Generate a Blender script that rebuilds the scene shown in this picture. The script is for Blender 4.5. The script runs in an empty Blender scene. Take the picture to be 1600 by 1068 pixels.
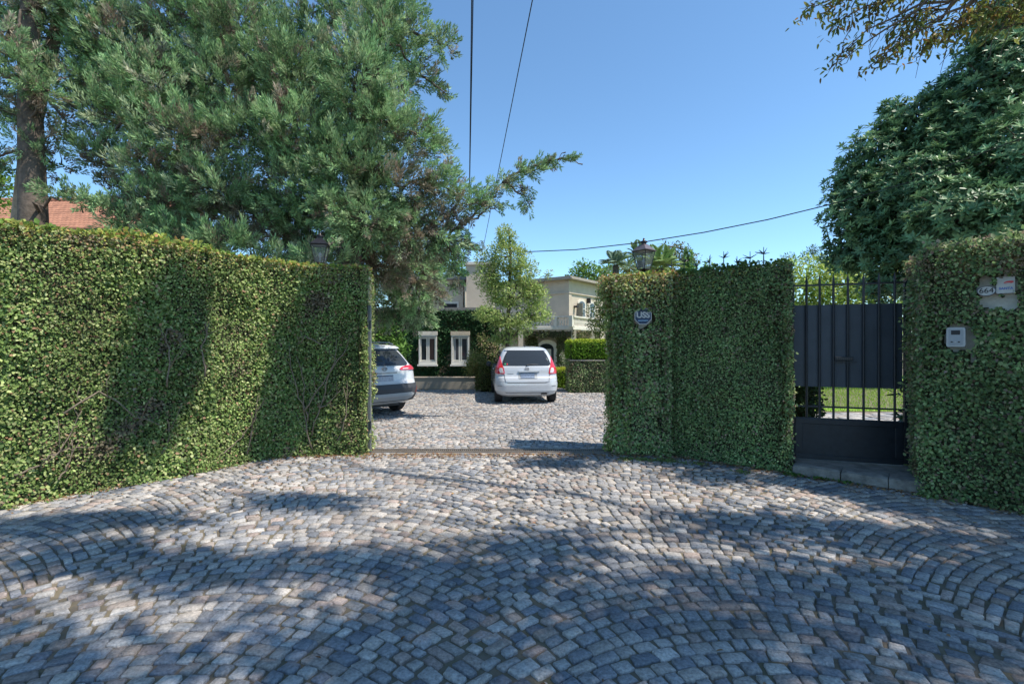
import bpy, bmesh, math, random
import numpy as np
from mathutils import Vector, Matrix
random.seed(7); RNG = np.random.default_rng(11)
S = bpy.context.scene; COL = S.collection
# ------------------------------------------------------------------ camera, sky, sun, exposure
EYE = 1.65; FPX = 755.6
cd = bpy.data.cameras.new('camera'); cam = bpy.data.objects.new('camera', cd); COL.objects.link(cam)
cd.sensor_width = 36; cd.lens = 17; cd.clip_start = .05; cd.clip_end = 900
cam.location = (0, 0, EYE); cam.rotation_euler = (math.radians(90), 0, 0); S.camera = cam
SUN_EL = math.radians(60); SUN_AZ = math.atan2(.94, -.33)          # compass style: x = sin, y = cos
W = bpy.data.worlds.new('World'); S.world = W; W.use_nodes = True
wn = W.node_tree; bgn = wn.nodes['Background']
sky = wn.nodes.new('ShaderNodeTexSky'); sky.sky_type = 'NISHITA'; sky.sun_disc = False
sky.sun_elevation = SUN_EL; sky.sun_rotation = SUN_AZ; sky.altitude = 0; sky.air_density = .8; sky.dust_density = .0; sky.ozone_density = 3.6
tn = wn.nodes.new('ShaderNodeMix'); tn.data_type = 'RGBA'; tn.blend_type = 'MULTIPLY'; tn.inputs[0].default_value = 1; tn.inputs[7].default_value = (.64, .755, .735, 1)
wn.links.new(sky.outputs[0], tn.inputs[6]); wn.links.new(tn.outputs[2], bgn.inputs[0]); bgn.inputs[1].default_value = .12
sd = bpy.data.lights.new('sun', 'SUN'); sd.energy = 2.35; sd.angle = math.radians(.6); sd.color = (1, .92, .81)
so = bpy.data.objects.new('sun', sd); COL.objects.link(so)
SD = Vector((math.sin(SUN_AZ)*math.cos(SUN_EL), math.cos(SUN_AZ)*math.cos(SUN_EL), math.sin(SUN_EL)))
so.rotation_euler = SD.to_track_quat('Z', 'Y').to_euler()
S.view_settings.view_transform = 'Standard'; S.view_settings.look = 'None'; S.view_settings.exposure = 1.52; S.view_settings.gamma = 1
S.render.engine = 'CYCLES'; S.cycles.max_bounces = 8; S.cycles.transparent_max_bounces = 12

def at(px, py, Y):                       # a point Y metres ahead seen at photo pixel (px, py)
    return np.array([(px-800)/FPX*Y, Y, EYE-(py-534)/FPX*Y])
def nz(v):
    v = np.asarray(v, float); return v/np.maximum(np.linalg.norm(v, axis=-1, keepdims=True), 1e-9)
def tz(x, y):                            # terrain height
    t = np.clip((np.asarray(y, float)-17.5)/9, 0, 1); return -.6*t*t*(3-2*t)
def noise(P, s=1.0, seed=0):             # smooth pseudo noise -1..1
    r = np.random.default_rng(100+seed); P = np.asarray(P, float)*s; o = 0
    for k in range(6):
        d = nz(r.normal(size=3))*(1+.6*k); o = o+np.sin(P@d+r.uniform(0, 6.28))/(1+.35*k)
    return o/2.6
# ------------------------------------------------------------------ materials
MATS = {}
def mat(name, col=(.5, .5, .5), rough=.6, metal=0, spec=.5, noise_s=0, noise_a=.0, bump=0, bump_s=40, attr=False, transl=0, col2=None, coat=0, trans=0, ior=1.45):
    if name in MATS: return MATS[name]
    m = bpy.data.materials.new(name); m.use_nodes = True; t = m.node_tree; n = t.nodes; l = t.links
    p = n['Principled BSDF']; p.inputs['Roughness'].default_value = rough; p.inputs['Metallic'].default_value = metal
    p.inputs['Specular IOR Level'].default_value = spec; p.inputs['Coat Weight'].default_value = coat; p.inputs['Coat Roughness'].default_value = .04
    p.inputs['Transmission Weight'].default_value = trans; p.inputs['IOR'].default_value = ior
    src = None
    if attr:
        a = n.new('ShaderNodeVertexColor'); a.layer_name = 'Col'; src = a.outputs[0]
    else:
        rgb = n.new('ShaderNodeRGB'); rgb.outputs[0].default_value = (*col, 1); src = rgb.outputs[0]
    tc = n.new('ShaderNodeTexCoord')
    if noise_s:
        nt = n.new('ShaderNodeTexNoise'); nt.inputs['Scale'].default_value = noise_s; nt.inputs['Detail'].default_value = 8; nt.inputs['Roughness'].default_value = .65
        l.new(tc.outputs['Object'], nt.inputs['Vector'])
        r = n.new('ShaderNodeMapRange'); r.inputs[1].default_value = .3; r.inputs[2].default_value = .7
        mx = n.new('ShaderNodeMix'); mx.data_type = 'RGBA'
        l.new(nt.outputs[0], r.inputs[0])
        if col2:
            r.inputs[3].default_value = 0; r.inputs[4].default_value = noise_a or 1
            l.new(r.outputs[0], mx.inputs[0]); l.new(src, mx.inputs[6]); mx.inputs[7].default_value = (*col2, 1)
        else:
            mx.blend_type = 'MULTIPLY'; mx.inputs[0].default_value = 1; l.new(src, mx.inputs[6])
            r.inputs[3].default_value = 1-noise_a; r.inputs[4].default_value = 1+noise_a; l.new(r.outputs[0], mx.inputs[7])
        src = mx.outputs[2]
    l.new(src, p.inputs['Base Color'])
    if bump:
        nb = n.new('ShaderNodeTexNoise'); nb.inputs['Scale'].default_value = bump_s; nb.inputs['Detail'].default_value = 6
        l.new(tc.outputs['Object'], nb.inputs['Vector']); b = n.new('ShaderNodeBump'); b.inputs['Strength'].default_value = bump; b.inputs['Distance'].default_value = .01
        l.new(nb.outputs[0], b.inputs['Height']); l.new(b.outputs[0], p.inputs['Normal'])
    if transl:
        tr = n.new('ShaderNodeBsdfTranslucent'); l.new(src, tr.inputs[0]); ms = n.new('ShaderNodeMixShader'); ms.inputs[0].default_value = transl
        l.new(p.outputs[0], ms.inputs[1]); l.new(tr.outputs[0], ms.inputs[2]); l.new(ms.outputs[0], n['Material Output'].inputs[0])
    MATS[name] = m; return m
M_LEAF = mat('ivy_leaf', attr=True, rough=.55, spec=.3, transl=.36)
M_GLOSS = mat('glossy_leaf', attr=True, rough=.45, spec=.45, transl=.2)
M_NEEDLE = mat('needle', attr=True, rough=.6, spec=.25, transl=.3)
M_BARK = mat('bark', (.12, .095, .075), .9, noise_s=9, noise_a=.45, bump=.9, bump_s=25)
M_BARKL = mat('pale_bark', (.32, .28, .23), .85, noise_s=10, noise_a=.35, bump=.6, bump_s=30)
M_STONE = mat('granite', attr=True, rough=.8, spec=.3, noise_s=55, noise_a=.42, bump=1, bump_s=75)
M_DIRT = mat('joint_dirt', (.19, .155, .125), .95, noise_s=5, noise_a=1, col2=(.12, .11, .06), bump=.8, bump_s=50)
M_STUCCO = mat('cream_stucco', (.50, .43, .34), .85, noise_s=1.3, noise_a=.10, bump=.25, bump_s=60)
M_STUCCO2 = mat('grey_stucco', (.30, .27, .225), .85, noise_s=1.6, noise_a=.16, bump=.25, bump_s=60)
M_TRIM = mat('pale_trim', (.62, .58, .5), .75, noise_s=3, noise_a=.10)
M_PLASTER = mat('old_plaster', (.50, .47, .41), .9, noise_s=6, noise_a=.3, bump=.4)
M_IRON = mat('black_iron', (.016, .020, .028), .42, spec=.5, noise_s=14, noise_a=.3, bump=.15, bump_s=90)
M_SHEET = mat('grey_sheet', (.050, .062, .080), .5, spec=.45, noise_s=4, noise_a=.16, bump=.1, bump_s=9)
M_RUBBER = mat('rubber', (.02, .02, .022), .85, noise_s=20, noise_a=.3)
M_GLASS = mat('dark_glass', (.02, .025, .03), .04, spec=.8)
M_WHITE = mat('white_paint', (.60, .59, .55), .5, noise_s=3, noise_a=.05)

# ------------------------------------------------------------------ object helpers
def tag(o, label=None, cat=None, group=None, kind=None):
    if label: o['label'] = label
    if cat: o['category'] = cat
    if group: o['group'] = group
    if kind: o['kind'] = kind
    return o
def thing(name, label, cat, loc=(0, 0, 0), rz=0, group=None):
    o = bpy.data.objects.new(name, None); COL.objects.link(o); o.location = [float(v) for v in loc]; o.rotation_euler = (0, 0, rz); o.empty_display_size = .2
    return tag(o, label, cat, group)
def link_mesh(name, me, m, parent, local):
    o = bpy.data.objects.new(name, me); COL.objects.link(o)
    if m:
        me.materials.append(m)
    if parent:
        o.parent = parent
        if not local:
            root = parent; mw = Matrix.Identity(4)
            while root: 
                mw = (Matrix.Translation(root.location) @ root.rotation_euler.to_matrix().to_4x4()) @ mw; root = root.parent
            me.transform(mw.inverted())
    return o
class MB:
    def __init__(s): s.v = []; s.f = []
    def add(s, v, f):
        b = len(s.v); s.v += [tuple(map(float, p)) for p in v]; s.f += [tuple(b+i for i in q) for q in f]; return s
    def box(s, c, d, rz=0, taper=1):
        c_, s_ = math.cos(rz), math.sin(rz); v = []
        for k, z in enumerate((-.5, .5)):
            for x, y in ((-.5, -.5), (.5, -.5), (.5, .5), (-.5, .5)):
                q = taper if k else 1; X, Y = x*d[0]*q, y*d[1]*q; v.append((c[0]+X*c_-Y*s_, c[1]+X*s_+Y*c_, c[2]+z*d[2]))
        return s.add(v, [(3, 2, 1, 0), (4, 5, 6, 7), (0, 1, 5, 4), (1, 2, 6, 5), (2, 3, 7, 6), (3, 0, 4, 7)])
    def tube(s, pts, r, n=8, cap=True):
        pts = [Vector(p) for p in pts]; r = list(r) if hasattr(r, '__len__') else [r]*len(pts); v = []; f = []
        a = None
        for i, p in enumerate(pts):
            d = (pts[min(i+1, len(pts)-1)]-pts[max(i-1, 0)]).normalized()
            if a is None:
                a = d.cross(Vector((0, 0, 1)) if abs(d.z) < .9 else Vector((1, 0, 0))).normalized()
            a = (a-d*a.dot(d)).normalized(); b = d.cross(a)
            for k in range(n):
                t = 2*math.pi*k/n; v.append(p+(a*math.cos(t)+b*math.sin(t))*r[i])
        for i in range(len(pts)-1):
            for k in range(n):
                k2 = (k+1) % n; f.append((i*n+k, i*n+k2, (i+1)*n+k2, (i+1)*n+k))
        if cap: f.append(tuple(range(n))[::-1]); f.append(tuple((len(pts)-1)*n+k for k in range(n)))
        return s.add(v, f)
    def lathe(s, prof, c=(0, 0, 0), n=16, ax=2):
        v = []; f = []
        for r, z in prof:
            for k in range(n):
                t = 2*math.pi*k/n; p = [r*math.cos(t), r*math.sin(t), z]
                if ax == 0: p = [p[2], p[0], p[1]]
                if ax == 1: p = [p[0], p[2], p[1]]
                v.append((p[0]+c[0], p[1]+c[1], p[2]+c[2]))
        for i in range(len(prof)-1):
            for k in range(n):
                k2 = (k+1) % n; f.append((i*n+k, i*n+k2, (i+1)*n+k2, (i+1)*n+k))
        f.append(tuple(range(n))[::-1]); f.append(tuple((len(prof)-1)*n+k for k in range(n)))
        return s.add(v, f)
    def prism(s, poly, fn, t0, t1):      # polygon (a,b) mapped by fn(a,b,t)
        n = len(poly); v = [fn(a, b, t0) for a, b in poly]+[fn(a, b, t1) for a, b in poly]
        return s.add(v, [tuple(range(n))[::-1], tuple(range(n, 2*n))]+[(i, (i+1) % n, n+(i+1) % n, n+i) for i in range(n)])
    def build(s, name, m, parent=None, local=False, bevel=0, smooth=False, kind=None):
        me = bpy.data.meshes.new(name); me.from_pydata(s.v, [], s.f)
        bm = bmesh.new(); bm.from_mesh(me); bmesh.ops.recalc_face_normals(bm, faces=bm.faces); bm.to_mesh(me); bm.free()
        o = link_mesh(name, me, m, parent, local)
        if bevel:
            b = o.modifiers.new('bevel', 'BEVEL'); b.width = bevel; b.segments = 2; b.limit_method = 'ANGLE'; b.angle_limit = math.radians(40)
        if smooth:
            for p in me.polygons: p.use_smooth = True
        if kind: o['kind'] = kind
        return o
class LM:                                # numpy leaf/face soup with a colour per vertex
    def __init__(s): s.V = []; s.Q = []; s.C = []; s.n = 0
    def raw(s, V, Q, C):
        V = np.asarray(V, float).reshape(-1, 3); s.V.append(V); s.Q.append(np.asarray(Q, int).reshape(-1, 4)+s.n); s.C.append(np.broadcast_to(np.asarray(C, float), V.shape)); s.n += len(V)
    def leaves(s, P, D, N, L, Wd, C, cup=.15, droop=0.):
        k = len(P)
        if not k: return
        D = nz(D); N = np.asarray(N, float); N = nz(N-D*(N*D).sum(1, keepdims=True)); X = np.cross(D, N)
        L = np.broadcast_to(L, (k,))[:, None]; Wd = np.broadcast_to(Wd, (k,))[:, None]
        V = np.stack([P, P+D*L*.3-X*Wd*.5+N*Wd*cup, P+D*L*.72-X*Wd*.36+N*(Wd*cup-L*droop*.4), P+D*L-N*L*droop, P+D*L*.72+X*Wd*.36+N*(Wd*cup-L*droop*.4), P+D*L*.3+X*Wd*.5+N*Wd*cup], 1)
        b = (np.arange(k)*6)[:, None]; Q = np.concatenate([b+np.array([0, 1, 2, 3]), b+np.array([3, 4, 5, 0])], 0)
        s.raw(V.reshape(-1, 3), Q, np.repeat(C, 6, 0))
    def blades(s, P, D, N, L, Wd, C):    # single thin quads
        k = len(P); D = nz(D); N = np.asarray(N, float); X = nz(np.cross(D, N)); L = np.broadcast_to(L, (k,))[:, None]; Wd = np.broadcast_to(Wd, (k,))[:, None]
        V = np.stack([P-X*Wd*.25, P+D*L*.55-X*Wd*.5, P+D*L, P+D*L*.45+X*Wd*.5], 1)
        s.raw(V.reshape(-1, 3), (np.arange(k)*4)[:, None]+np.arange(4), np.repeat(C, 4, 0))
    def build(s, name, m, parent=None, kind=None, local=False):
        V = np.concatenate(s.V); Q = np.concatenate(s.Q); C = np.concatenate(s.C); me = bpy.data.meshes.new(name)
        me.vertices.add(len(V)); me.vertices.foreach_set('co', V.astype(np.float32).ravel())
        me.loops.add(Q.size); me.loops.foreach_set('vertex_index', Q.astype(np.int32).ravel())
        me.polygons.add(len(Q)); me.polygons.foreach_set('loop_start', (np.arange(len(Q))*4).astype(np.int32)); me.polygons.foreach_set('loop_total', np.full(len(Q), 4, np.int32))
        me.update(calc_edges=True)
        a = me.color_attributes.new('Col', 'FLOAT_COLOR', 'POINT'); a.data.foreach_set('color', np.concatenate([C, np.ones((len(C), 1))], 1).astype(np.float32).ravel())
        o = link_mesh(name, me, m, parent, local)
        if kind: o['kind'] = kind
        return o
def pal(k, cols, w=None, var=.18):
    cols = np.array(cols); i = RNG.choice(len(cols), k, p=None if w is None else np.array(w)/sum(w))
    j = RNG.choice(len(cols), k); c = cols[i]*.8+cols[j]*.2 if w is None else cols[i]
    return np.clip(c*(1+RNG.normal(size=(k, 1))*var), .004, .9)
def rdir(k): return nz(RNG.normal(size=(k, 3)))

# ------------------------------------------------------------------ ground, paving
g = MB(); xs = [-300, -120, -60, -30, -15, -8, 0, 8, 15, 30, 60, 120, 300]; ys = [-300, -60, -10, 0, 7, 12, 17, 19, 21, 23, 25, 27, 35, 60, 120, 300, 600]
g.add([(x, y, float(tz(x, y))-.012) for y in ys for x in xs], [(j*13+i, j*13+i+1, (j+1)*13+i+1, (j+1)*13+i) for j in range(16) for i in range(12)])
g.build('ground', M_DIRT, kind='structure')
LX = np.array([-7.5, -6.6, -5.15, -4.48, -3.95, -3.6, -3.3, -2.14, 1.49, 2.31, 3.52, 4.41, 4.96, 6.4]); LY = np.array([2.0, 3.2, 4.87, 5.64, 6.36, 6.9, 7.12, 7.17, 7.17, 7.05, 6.11, 5.33, 4.69, 3.0])
STONE_COLS = [(0.320, 0.315, 0.309), (0.265, 0.270, 0.282), (0.204, 0.215, 0.237), (0.364, 0.342, 0.320), (0.320, 0.270, 0.248), (0.408, 0.392, 0.375), (0.166, 0.182, 0.210), (0.276, 0.243, 0.221)]
def paving(name, x0, x1, y0, y1, keep, pitch, arcs, seed):
    rng = np.random.default_rng(seed); U0 = []; U1 = []; V0 = []; V1 = []
    v = y0-1.6
    while v < y1+.2:
        p = pitch*rng.uniform(.86, 1.14); u = x0-rng.uniform(0, .1); n = int((x1-x0)/pitch*1.25)
        w = pitch*rng.uniform(.72, 1.42, n); c = u+np.concatenate([[0], np.cumsum(w)]); U0.append(c[:-1]); U1.append(c[1:]); V0.append(np.full(n, v)); V1.append(np.full(n, v+p)); v += p
    u0, u1, v0, v1 = map(np.concatenate, (U0, U1, V0, V1)); uc = (u0+u1)/2; vc = (v0+v1)/2
    if arcs:
        Wd = 1.5; ph = ((uc+.2) % (2*Wd))-Wd; f = .72*(1-(ph/Wd)**2); fp = -1.44*ph/Wd**2
    else:
        f = .10*np.sin(uc*1.1+vc*.35)+.07*np.sin(uc*2.3-vc*.8); fp = .11*np.cos(uc*1.1+vc*.35)+.16*np.cos(uc*2.3-vc*.8)
    nm = np.sqrt(1+fp**2); T = np.stack([1/nm, fp/nm], 1); Nn = np.stack([-fp/nm, 1/nm], 1)
    Cc = np.stack([uc, vc+f], 1)+noise(np.stack([uc, vc, 0*uc], 1), 3, seed)[:, None]*.02
    ok = keep(Cc[:, 0], Cc[:, 1]); Cc, T, Nn, nm = Cc[ok], T[ok], Nn[ok], nm[ok]; hu = ((u1-u0)/2)[ok]*nm**.5; hv = ((v1-v0)/2)[ok]/nm**.9; k = len(Cc)
    gap = rng.uniform(.004, .012, k); hu = hu-gap; hv = hv-gap
    c = .11; base = np.array([(-1, -1+c*1.5), (-1+c, -1), (1-c, -1), (1, -1+c*1.5), (1, 1-c*1.5), (1-c, 1), (-1+c, 1), (-1, 1-c*1.5)])
    co = np.tile(np.array([(-1, -1), (-1, -1), (1, -1), (1, -1), (1, 1), (1, 1), (-1, 1), (-1, 1)])[None]*0, (k, 1, 1))
    jit = rng.normal(size=(k, 4, 2))*.10; jj = np.repeat(jit, 2, 1)[:, [7, 0, 1, 2, 3, 4, 5, 6]] if False else np.repeat(jit, 2, 1)
    shp = base[None]+jj+rng.normal(size=(k, 8, 2))*.045
    dz = rng.normal(size=k)*.0035+.002; tilt = rng.normal(size=(k, 2))*.035
    def ring(scale, z, tl=1):
        q = shp*scale; X = Cc[:, None]+q[:, :, :1]*hu[:, None, None]*T[:, None]+q[:, :, 1:]*hv[:, None, None]*Nn[:, None]
        Z = z+dz[:, None]+tl*(q[:, :, 0]*hu[:, None]*tilt[:, :1]+q[:, :, 1]*hv[:, None]*tilt[:, 1:]); return np.concatenate([X, (Z+tz(X[..., 0], X[..., 1]))[..., None]], 2)
    R0 = ring(1.03, -.04, 0); R1 = ring(1.0, -.0045); R2 = ring(.93, .0005); R3 = ring(.01, .002)[:, :1]
    V = np.concatenate([R0, R1, R2, R3], 1); b = (np.arange(k)*25)[:, None]; Q = []
    for r in range(2):
        for i in range(8):
            Q.append(b+np.array([r*8+i, r*8+(i+1) % 8, (r+1)*8+(i+1) % 8, (r+1)*8+i]))
    for i in range(0, 8, 2): Q.append(b+np.array([16+i, 16+(i+1) % 8, 16+(i+2) % 8, 24]))
    idx = rng.choice(len(STONE_COLS), k, p=[.2, .2, .14, .13, .1, .09, .07, .07]); C = np.array(STONE_COLS)[idx]*rng.uniform(.82, 1.2, (k, 1))*(1+.12*noise(np.concatenate([Cc, Cc[:, :1]], 1), .9, 61)+.08*noise(np.concatenate([Cc, Cc[:, :1]], 1), 2.9, 62))[:, None]*np.array([1.03, 1, .96])
    lm = LM(); lm.raw(V.reshape(-1, 3), np.concatenate(Q), np.repeat(C, 25, 0)); return lm.build(name, M_STONE, kind='structure')
paving('street_paving', -8, 8, -1.5, 7.2, lambda x, y: (y < np.interp(x, LX, LY)-.075-.05*noise(np.stack([x, y, x*0], 1), 4, 12)*(abs(x+.3) > 1.85)+.055*(abs(x+.33) < 1.8)) & (y > -1.5), .101, True, 3)
paving('driveway_paving', -5.2, 3.6, 7.44, 24.5, lambda x, y: (y > 7.47) & (y < 24.5) & ~((x > 1.85) & (y > 15.75)) & ~((x < -1.0) & (y > 16.8)) & (x > -4.6), .098, False, 4)
lw = MB(); lw.add([(4.6, 11.6, -.004), (40, 11.6, -.004), (40, 30, -.3), (4.6, 30, -.6)], [(0, 1, 2, 3)])
M_LAWN = mat('lawn', (.24, .40, .05), .9, noise_s=9, noise_a=.25, bump=1, bump_s=120)
lw.build('lawn', M_LAWN, kind='structure')
pth = paving('garden_path', 4.0, 11.5, 6.2, 11.3, lambda x, y: (y > 6.75) & (y < 11.4) & (x > 3.7), .24, False, 9)
gb = LM(); k = 26000; P = np.stack([RNG.uniform(6.5, 15, k), RNG.uniform(11.5, 19, k), np.full(k, -.02)], 1)
gb.blades(P, np.array([0, 0, 1])+rdir(k)*.5, rdir(k), RNG.uniform(.05, .09, k), .012, pal(k, [(.30, .48, .05), (.38, .52, .08), (.22, .40, .04)]))
tag(gb.build('grass', M_NEEDLE), 'short sunlit lawn grass behind the iron gate', 'grass', kind='stuff')

M_STEP0 = mat('kerb_stone', (.20, .185, .17), .85, noise_s=9, noise_a=.35, bump=.5)
# channel drain across the drive threshold
d = thing('channel_drain', 'rusty metal channel drain grate across the driveway threshold', 'drain', (-.33, 7.31, 0))
m = MB(); M_RUST = mat('worn_steel', (.20, .17, .14), .6, metal=.4, noise_s=12, noise_a=.35)
m.box((-.33, 7.215, .0), (3.62, .02, .03)).box((-.33, 7.405, .0), (3.62, .02, .03)).build('frame', M_RUST, d)
m = MB()
for i in range(118): m.box((-2.1+i*.0302, 7.31, -.001), (.013, .166, .016))
m.box((-.33, 7.31, -.004), (3.6, .02, .012)).build('grating', M_RUST, d)
m = MB(); m.box((-.33, 7.31, -.0085), (3.6, .17, .005)).build('channel', M_RUBBER, d)
m = MB(); m.box((-.33, 7.17, -.004), (3.62, .07, .02)); m.box((-.33, 7.46, -.006), (3.62, .07, .02))
m.build('threshold_kerb', M_STEP0, kind='structure', bevel=.006)

# fallen leaves
k = 5200; t = RNG.uniform(0, 1, k); x = RNG.uniform(-5.5, 5, k); yw = np.interp(x, LX, LY); y = np.where(t < .42, yw-.05-np.abs(RNG.normal(size=k))*.16, RNG.uniform(2.2, 7.1, k)); ok = (y < yw-.03)
sel = (t >= .42) & (RNG.uniform(size=k) > np.clip(.25+.4*noise(np.stack([x, y, 0*x], 1), 1.2, 5), .05, 1)*np.clip((y-1)/5, .3, 1)); ok &= ~sel
x, y = x[ok], y[ok]; k = len(x); lm = LM(); N = nz(np.array([0, 0, 1.])+rdir(k)*.35)
lm.leaves(np.stack([x, y, np.full(k, .012)], 1), rdir(k)*[1, 1, .1], N, RNG.uniform(.02, .05, k), RNG.uniform(.012, .026, k), pal(k, [(.30, .17, .07), (.42, .27, .11), (.2, .10, .05), (.45, .38, .26), (.28, .12, .06)]), cup=.3)
tag(lm.build('fallen_leaves', M_LEAF), 'scattered dry brown leaves on the cobbles', 'leaves', kind='stuff')

# ------------------------------------------------------------------ ivy walls
UP = np.array([0, 0, 1.])
G_IVY = [(.17, .26, .07), (.24, .34, .10), (.11, .18, .055), (.36, .43, .16), (.44, .48, .22), (.38, .23, .14)]
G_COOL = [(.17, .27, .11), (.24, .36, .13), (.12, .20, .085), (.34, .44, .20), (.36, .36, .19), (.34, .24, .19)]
def ivy_face(lm, A, B, z0, z1, dens, size, bulge, cols, w, holes=(), seed=1, tipw=.0, nrm=None, ms=.07):
    A = np.array([*A, 0.]); B = np.array([*B, 0.]); U = B-A; Ln = np.linalg.norm(U); U = U/Ln; N = np.cross(U, UP) if nrm is None else nz(np.array([*nrm, 0.]))
    za = z1 if hasattr(z1, '__len__') else (z1, z1)
    def disp(a, b):
        P = A+a[:, None]*U+b[:, None]*UP; return bulge(a/Ln, b, P)+.035*noise(P, 4.5, seed)+.02*noise(P, 13, seed+1)
    k = int(Ln*(max(za)-z0)*dens); a = RNG.uniform(-.06, Ln+.06, k); b = RNG.uniform(0, 1, k); top = za[0]+(za[1]-za[0])*a/Ln; b = z0+b*(top-z0+.03)
    keep = np.ones(k, bool)
    for ha, hb, ra, rb in holes: keep &= (((a-ha)/ra)**2+((b-hb)/rb)**2) > (1+.45*noise(np.stack([a, b, a], 1), 14, 8))
    a, b, top = a[keep], b[keep], top[keep]; k = len(a); P = A+a[:, None]*U+b[:, None]*UP
    depth = RNG.uniform(-.045, .03, k)+.03*(RNG.uniform(size=k) < .06); P = P+N*(disp(a, b)+depth)[:, None]
    r = rdir(k); D = r*.8+np.array([0, 0, -.55])+N*.25; Nn = N*1.1+UP*.55+rdir(k)*.6
    C = pal(k, cols, w); C *= (1+.22*noise(P, 2.2, 21)+.15*noise(P, 7, 22))[:, None]
    dn = noise(P, 3.3, 23)+.5*noise(P, 9, 24)+RNG.normal(size=k)*.25; dead = dn > .95; C[dead] = pal(int(dead.sum()), [(.26, .20, .13), (.20, .15, .10), (.30, .26, .16)])
    st = RNG.uniform(size=k) < .012; P[st] += N*RNG.uniform(.03, .10, (int(st.sum()), 1)); C[st] *= 1.25
    tip = (b > top-(.5 if tipw > .9 else .25)*RNG.uniform(0, 1, k)) & (RNG.uniform(size=k) < tipw); C[tip] = pal(int(tip.sum()), [(.42, .42, .10), (.34, .40, .12), (.44, .26, .14), (.40, .44, .24)])  # yellow new growth; the pillar's deeper band also paints its top as sunlit
    s = RNG.uniform(.5, 1.4, k)*size*(1+.28*noise(P, 4, 25)); lm.leaves(P, D, Nn, s, s*RNG.uniform(.6, .85, k), C)
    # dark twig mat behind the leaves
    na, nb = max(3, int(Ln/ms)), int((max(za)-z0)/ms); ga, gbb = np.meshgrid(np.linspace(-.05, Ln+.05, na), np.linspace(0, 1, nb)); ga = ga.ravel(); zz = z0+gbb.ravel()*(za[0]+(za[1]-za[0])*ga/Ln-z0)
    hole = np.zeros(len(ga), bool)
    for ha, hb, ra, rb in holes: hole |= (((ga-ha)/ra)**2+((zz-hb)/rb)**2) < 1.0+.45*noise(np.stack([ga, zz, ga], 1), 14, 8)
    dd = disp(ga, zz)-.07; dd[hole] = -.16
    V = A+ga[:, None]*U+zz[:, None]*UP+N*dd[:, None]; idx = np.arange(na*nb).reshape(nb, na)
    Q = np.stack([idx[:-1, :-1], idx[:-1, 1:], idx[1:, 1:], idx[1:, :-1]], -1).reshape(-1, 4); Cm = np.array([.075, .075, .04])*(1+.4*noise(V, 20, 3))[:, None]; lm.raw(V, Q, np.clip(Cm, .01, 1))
def ivy_top(lm, A, B, z, th, dens, size, cols, w=None, rise=.12):
    A = np.array([*A, 0.]); B = np.array([*B, 0.]); U = B-A; Ln = np.linalg.norm(U); U /= Ln; N = np.cross(U, UP); k = int(Ln*th*dens)
    za = z if hasattr(z, '__len__') else (z, z); a = RNG.uniform(0, Ln, k); c = RNG.uniform(-th, .08, k); zz = za[0]+(za[1]-za[0])*a/Ln
    P = A+a[:, None]*U+N*c[:, None]; P[:, 2] = zz; hump = rise*(.5+.5*noise(P, 3.1, 31)); P[:, 2] += RNG.uniform(-.05, 1, k)*hump
    D = UP*.7+rdir(k); Nn = UP*.6+N*.4+rdir(k)*.6; s = RNG.uniform(.7, 1.35, k)*size; lm.leaves(P, D, Nn, s, s*.72, pal(k, cols, w))
def wall_core(A, B, z1, th, inset=.12):
    A = np.array([*A, 0.]); B = np.array([*B, 0.]); U = nz(B-A); N = np.cross(U, UP); a = A-N*inset; b = B-N*inset; za = z1 if hasattr(z1, '__len__') else (z1, z1)
    return [tuple(a), tuple(b), tuple(b-N*th), tuple(a-N*th), tuple(a+UP*(za[0]-.06)), tuple(b+UP*(za[1]-.06)), tuple(b-N*th+UP*(za[1]-.06)), tuple(a-N*th+UP*(za[0]-.06))]
BOXF = [(3, 2, 1, 0), (4, 5, 6, 7), (0, 1, 5, 4), (1, 2, 6, 5), (2, 3, 7, 6), (3, 0, 4, 7)]
TOPC = [(0.192, 0.312, 0.060), (0.312, 0.408, 0.084), (0.132, 0.228, 0.048), (0.456, 0.456, 0.108), (0.504, 0.264, 0.120)]
# left wall
LW = [(-6.9, 2.9), (-5.15, 4.87), (-4.48, 5.64), (-3.95, 6.36), (-3.55, 6.93), (-3.15, 7.12), (-2.20, 7.17)]; LZ = [2.86, 2.82, 2.84, 2.83, 2.80, 2.76, 2.74]
w = thing('ivy_wall', 'long curved garden wall smothered in sunlit ivy, left of the driveway', 'wall', (-4, 6.5, 0))
lm = LM(); core = MB()
fl = lambda a, b, P: .02+np.clip(.9-b, 0, 1)**1.5*(.13+.14*noise(P, 2.1, 39))+.05*noise(P, 1.7, 40)+.03*noise(P, 6, 38)
for i in range(len(LW)-1):
    A, B = LW[i], LW[i+1]
    ivy_face(lm, A, B, 0, (LZ[i], LZ[i+1]), 5800, .031, fl, G_IVY, [3, 3, 2, 2.6, 1.6, .7], seed=2, tipw=.6)
    ivy_top(lm, A, B, (LZ[i], LZ[i+1]), .5, 1500, .052, TOPC, rise=.16 if i < 3 else .12)
    core.add(wall_core(A, B, (LZ[i]-.02*i/10, LZ[i+1]-.02*i/10), .28, .21+.003*i), BOXF)
ivy_face(lm, (-2.20, 7.17), (-2.20, 7.62), 0, 2.74, 4200, .035, lambda a, b, P: .0+.02*noise(P, 3, 4), G_IVY, [2, 3, 1, 3.5, 3, .8], seed=5, tipw=.6)
core.build('masonry', M_PLASTER, w); lm.build('ivy', M_LEAF, w)
M_STEM = mat('vine_stem', (.19, .15, .11), .9, noise_s=18, noise_a=.35)
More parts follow.
